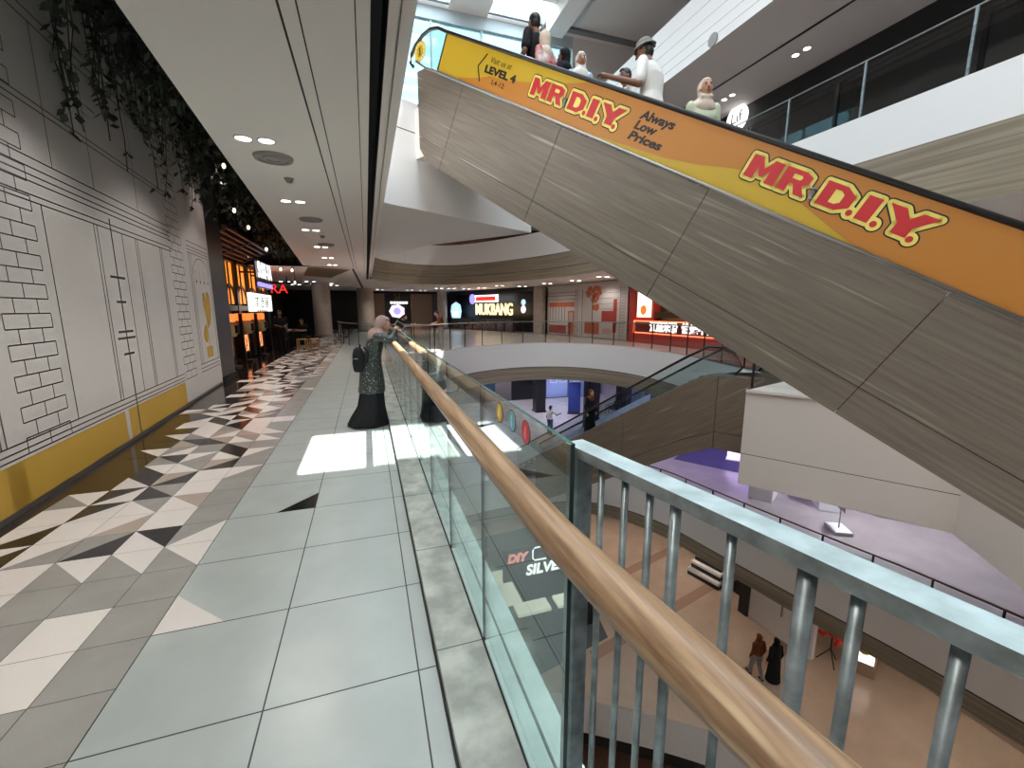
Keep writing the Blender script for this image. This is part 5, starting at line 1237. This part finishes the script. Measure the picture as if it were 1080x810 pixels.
person('person', 'person in a long black robe and headscarf walking across the tan ground floor', (11.95, 8.75, LV0), R(-10), 1.64, SKIN_M, C_BLACK, C_BLACK, 'hijab', C_BLACK, True, vox=.016, robe=[(1.2, .16, .12, 0), (.9, .19, .15, 0), (.5, .21, .18, 0), (.12, .25, .22, 0)])
person('person', 'person in a brown top and grey trousers walking beside the black-robed one', (11.62, 9.1, LV0), R(-10), 1.6, SKIN_M, C_BROWN, C_GREY, 'hijab', C_BROWN, True, J=dict(knL=(-.095, .12, .5), anL=(-.095, .16, .09), toL=(-.1, .33, .05), anR=(.095, -.2, .12), toR=(.1, -.06, .03)), vox=.016, shoes=C_CHAR)

# ------------------------------------------------------------------ furniture on the floors below
def totem(loc, rz, label, mt, w=.8, h=2.0):
    t = thing('display_totem', label, 'display', loc, rz)
    k = MB(); k.box((-w / 2, -.12, .06), (w / 2, .12, h), mt); k.build('panel', t, bevel=.015)
    k = MB(); k.box((-w / 2 - .06, -.25, 0), (w / 2 + .06, .25, .06), DSTEEL); k.build('base', t, bevel=.01); return t
totem((12.9, 25.2, LV1), R(-20), 'tall deep blue display panel on the floor one level down', BLUEP, .8, 2.1)
for i, (x, y, lab) in enumerate(((10.9, 26.5, 'dark square pillar left of the blue display panel one level down'), (12.0, 21.3, 'dark square pillar behind the middle escalator handrails'), (14.6, 22.0, 'dark square pillar right of the middle escalator handrails'))):
    t = thing('square_pillar', lab, 'column', (x, y, LV1)); k = MB(); k.box((-.34, -.34, .1), (.34, .34, -1.87 - LV1), SHOPDARK); k.build('shaft', t, bevel=.02); k = MB(); k.box((-.38, -.38, 0), (.38, .38, .1), DSTEEL); k.build('plinth', t)
# shop fronts along the floor below
t = thing('lower_shop_front', 'dark and blue shop fronts with a lit panel, one level down behind the railing', 'shop front', (10.5, 30.4, LV1))
k = MB(); k.box((-7, 0, 0), (7.4, .5, 3.3), mat('lower_shop_frame', (96, 88, 90), .5)); k.build('frame', t)
for x0, x1, mt in ((-6.6, -4.4, SHOPDARK), (-3.9, -1.6, mat('deep_teal', (30, 52, 76), .4)), (-.3, 2.2, SHOPDARK), (2.6, 4.4, BLUEPALE), (4.6, 7.2, BLUEPALE)):
    k = MB(); k.box((x0, -.05, .05), (x1, 0, 3.0), mt); p_ = k.build('shop_window', t)
    if mt is BLUEPALE:
        k = MB()
        for xx in (x0 + .3, x0 + 1.1): k.box((xx, -.07, 1.2), (xx + .05, -.05, 2.6), PLAST); k.box((xx, -.07, 2.55), (xx + .6, -.05, 2.6), PLAST); k.box((xx + .55, -.07, 1.2), (xx + .6, -.05, 2.6), PLAST); k.box((xx, -.07, 1.2), (xx + .6, -.05, 1.25), PLAST)
        k.build('window_frame', p_)
k = MB(); k.box((-3.1, -.08, 1.5), (-2.3, -.05, 2.5), BLUELIT); k.build('lit_panel', t)
t = thing('lower_shop_front', 'pale blue hoarding along the floor below, seen through the middle escalator balustrade', 'shop front', (17.6, 22, LV1))
k = MB(); k.box((-.1, -9, 0), (.3, 4.5, 3.3), BLUEPALE); k.build('board', t); k = MB(); [k.box((-.13, y, 0.0), (-.1, y + .08, 3.3), PLAST) for y in (-8, -6, -4, -2, 0, 2, 4)]; k.build('board_joints', t)
k = MB(); k.box((-.16, -6.9, .3), (-.1, -5.7, 2.2), mat('lit_lilac', (220, 200, 255), .4, emit=(215, 190, 255), es=1.3)); k.build('lit_panel', t)
t = thing('light_box', 'small lilac lit box standing on the purple-lit floor beside the deck corner', 'display', (15.9, 14.5, LV1), R(-50))
k = MB(); k.box((-.45, -.15, .05), (.45, .15, .85), mat('lit_lilac2', (220, 200, 255), .4, emit=(225, 205, 255), es=1.0)); k.build('lit_panel', t, bevel=.01); k = MB(); k.box((-.5, -.2, 0), (.5, .2, .05), PLAST); k.build('base', t)
def ochair(loc, rz, label):
    t = thing('lounge_chair', label, 'chair', loc, rz)
    k = MB(); k.box((-.3, -.3, .36), (.3, .3, .44), C_CHAR); k.build('seat', t, bevel=.02); k = MB(); k.box((-.3, -.34, .44), (.3, -.27, .95), C_CHAR); k.build('backrest', t, bevel=.02)
    for x in (-.27, .27):
        for y in (-.27, .27): k = MB(); k.tube([(x, y, 0), (x, y, .37)], .018, DSTEEL, 8); k.build('leg', t)
    for x in (-.31, .31): k = MB(); k.tube([(x, -.28, .62), (x, .25, .62), (x, .27, .4)], .02, DSTEEL, 8); k.build('armrest', t)
ochair((15.2, 24.3, LV1), R(40), 'charcoal lounge chair left of the dark pillar, one level down'); ochair((15.9, 20.8, LV1), R(100), 'charcoal lounge chair right of the dark pillars, one level down')
# small easel sign, stool and display case on the bright patch of the floor below
P = at(884, 560, Z=LV1); t = thing('standing_sign', 'small white sign board on a low stand on the bright lower floor', 'sign', (P.x, P.y, LV1), R(60))
k = MB(); k.box((-.35, -.25, 0), (.35, .25, .12), PLAST); k.build('base', t, bevel=.02); k = MB(); k.tube([(0, 0, .1), (0, 0, .8)], .02, STEEL, 8); k.build('pole', t); k = MB(); k.box((-.2, -.03, .7), (.2, .0, 1.1), PLAST); k.build('board', t, bevel=.01)
P = at(878, 549, Z=LV1); t = thing('display_case', 'white and black display case at the edge of the bright lower floor', 'display', (P.x + .9, P.y + .9, LV1), R(50))
k = MB(); k.box((-.6, -.35, 0), (.6, .35, 1.3), PLAST); k.build('cabinet', t, bevel=.02); k = MB(); [k.box((x, -.37, .15), (x + .18, -.35, 1.2), SHOPGREY) for x in (-.5, -.1, .3)]; k.build('door', t)
t = thing('round_stool', 'white ring-shaped stool beside the display case on the lower floor', 'stool', (P.x + 1.9, P.y - .3, LV1)); k = MB(); k.lathe([(.0, .4), (.3, .4), (.32, .43), (.3, .46), (0, .46)], (0, 0, 0), PLAST, 20); k.build('seat', t); k = MB(); k.lathe([(0, 0), (.2, 0), (.06, .05), (.05, .4), (0, .4)], (0, 0, 0), STEEL, 16); k.build('stem', t)
t = thing('white_kiosk', 'white counter block under the deck corner on the purple-lit floor', 'counter', tuple(at(812, 537, Z=LV1) + V(.7, .9, 0)), R(30)); k = MB(); k.box((-.5, -.4, 0), (.5, .4, .9), PLAST); k.build('body', t, bevel=.03); k = MB(); k.box((-.55, -.45, .9), (.55, .45, .96), SIGNWHITE); k.build('worktop', t, bevel=.01)
# ground floor
P = at(748, 600, Z=LV0); t = thing('display_bench', 'black and white tiered display bench on the tan ground floor', 'display', (P.x - .7, P.y - .6, LV0), R(-75))
for i in range(3): k = MB(); k.box((-.75 + i * .06, -.35 + i * .16, i * .34), (.75 - i * .06, .35, i * .34 + .2), SHOPDARK); k.box((-.77 + i * .06, -.37 + i * .16, i * .34 + .2), (.77 - i * .06, .37, i * .34 + .32), PLAST); k.build('tier', t)
k = MB(); k.rings([[V(.3 + (.25 + .03 * math.cos(u)) * math.cos(w_), .1 + .03 * math.sin(u), 1.2 + (.25 + .03 * math.cos(u)) * math.sin(w_)) for u in (2 * math.pi * j / 6 for j in range(6))] for w_ in (2 * math.pi * j / 16 for j in range(17))], DSTEEL, False); k.build('ring_stand', t)
P = V(14.55, 8.75, 0); t = thing('flower_stand', 'red flower arrangement on a black tripod stand on the tan ground floor', 'flowers', (P.x, P.y, LV0))
k = MB(); rq = random.Random(8)
for i in range(40): k.ell((rq.uniform(-.32, .32), rq.uniform(-.32, .32), 1.15 + rq.uniform(-.2, .35)), (.08, .08, .07), mat('petal_red', (206, 52, 40), .6) if i == 0 else MATS['petal_red'], 8)
k.build('flowers', t, smooth=True); k = MB(); k.tube([(0, 0, .5), (0, 0, 1.0)], .025, BLACK, 6); k.build('pole', t)
for i in range(3): u = i * 2.1; k = MB(); k.tube([(0, 0, .55), (.35 * math.cos(u), .35 * math.sin(u), 0)], .018, BLACK, 6); k.build('leg', t)
t = thing('poster_light_box', 'white lit poster box beside the red flower stand', 'sign', (P.x + .75, P.y - .55, LV0), R(-58)); k = MB(); k.box((-.35, -.3, 0), (.35, .3, 1.5), BEIGEW); k.build('cabinet', t, bevel=.01); k = MB(); k.box((-.28, -.33, .5), (.28, -.3, 1.42), SIGNWHITE); k.build('lit_panel', t); k = MB(); k.lathe([(0, 0), (.15, 0), (.15, .01), (0, .01)], (0, 0, 0), OCHRE, 14); k.xf(frame((0, -.335, .95), (1, 0, 0), (0, 0, 1), (0, -1, 0))); k.build('picture', t)
t = thing('planter_row', 'long low black planter at the ground floor shop line', 'planter', (14.75, 12.3, LV0), R(-90)); k = MB(); k.box((-.5, -.3, 0), (1.1, .3, .5), SHOPDARK); k.build('trough', t, bevel=.02); k = MB(); [k.ell((x * .2 - .4, 0, .6), (.22, .24, .2), mat('planter_leaf%d' % x, (50, 36, 34), .7), 8) for x in range(8)]; k.build('planting', t)
t = thing('white_shop_wall', 'white panelled shop wall beneath the ring on the ground floor', 'shop front', (13.9, 10.2, LV0), R(5)); k = MB(); k.box((0, -1.2, 0), (.2, 1.2, 3.2), PLAST); k.build('panel', t); k = MB(); k.box((-.1, 1.2, 0), (.25, 1.6, 3.2), SHOPDARK); k.build('end_post', t); k = MB(); k.box((-.03, -.1, .9), (0, -.04, 2.2), STEEL); k.build('handle', t)
# silver jewellery kiosk
t = thing('jewellery_kiosk', 'dark jewellery kiosk with lit glass trays and a white letter sign, far below', 'kiosk', (6.0, 13.4, LV0))
k = MB(); k.box((-1.5, -.4, 0), (1.7, .3, 1.0), SHOPDARK); k.box((-1.6, .3, 0), (-.9, 2.6, 1.0), SHOPDARK); k.build('counter', t, bevel=.02)
for x in (-1.35, .25): k = MB(); k.box((x, -.36, 1.0), (x + 1.3, .25, 1.12), mat('lit_tray%d' % (x * 10), (226, 222, 205), .4, emit=(240, 234, 210), es=.45)); k.build('lit_tray', t)
k = MB(); k.box((-1.55, .34, 1.0), (-.95, 2.5, 1.1), MATS['lit_tray2']); k.build('lit_tray', t)
k = MB(); k.box((-1.3, 1.6, 0), (2.2, 1.75, 2.5), mat('kiosk_panel', (60, 64, 66), .4)); bk = k.build('back_panel', t)
text('lettering', 'SILVER', .62, frame((.55, 1.58, 1.45), (1, 0, 0), (0, 0, 1), (0, -1, 0)), SIGNWHITE, t, .03, .015, .15)
text('lettering', 'DIY', .5, frame((-.75, 1.58, 2.1), (1, 0, 0), (0, 0, 1), (0, -1, 0)), mat('lit_pinkred', (240, 150, 140), .4, emit=(240, 140, 130), es=.9), t, .03, .02, .2)
for x, z in ((.25, 2.15), (1.3, 2.1)):
    k = MB(); k.tube([(x + .3, 1.57, z + .28), (x - .2, 1.57, z + .28), (x - .3, 1.57, z + .18), (x - .3, 1.57, z - .18), (x - .2, 1.57, z - .28), (x + .3, 1.57, z - .28)], .03, SIGNWHITE, 6); k.build('neon_loop', t, smooth=True)
P = at(730, 768, Z=LVG); t = thing('slatted_bench', 'brown slatted bench on the lowest floor seen between the steel bars', 'bench', (P.x, P.y, LVG), R(-30))
for i in range(8): k = MB(); k.box((-1.2 + i * .3, -.25, .4), (-.96 + i * .3, .25, .45), WOODY); k.build('slat', t)
for x in (-1, .95): k = MB(); k.box((x, -.2, 0), (x + .06, .2, .4), DSTEEL); k.build('leg', t)

# daylight
W = bpy.data.worlds.new('World'); S.world = W; W.use_nodes = True
bg = W.node_tree.nodes['Background']; bg.inputs[0].default_value = (.80, .92, 1.0, 1); bg.inputs[1].default_value = 7.0
sl = bpy.data.lights.new('sun', 'SUN'); sl.energy = 18; sl.angle = R(.6); sl.color = (1, .97, .92)
so = bpy.data.objects.new('sun', sl); COL.objects.link(so); so.rotation_euler = V(-.3185, 0, -.948).to_track_quat('-Z', 'Y').to_euler(); so.location = (5, 5, 12)
S.view_settings.view_transform = 'Standard'; S.view_settings.look = 'None'; S.view_settings.gamma = 1.0; S.view_settings.exposure = 0.7; S.view_settings.use_curve_mapping = False
S.cycles.max_bounces = 10; S.cycles.transparent_max_bounces = 24; S.cycles.diffuse_bounces = 8; S.cycles.caustics_reflective = False; S.cycles.caustics_refractive = False
S.cycles.sample_clamp_indirect = 6
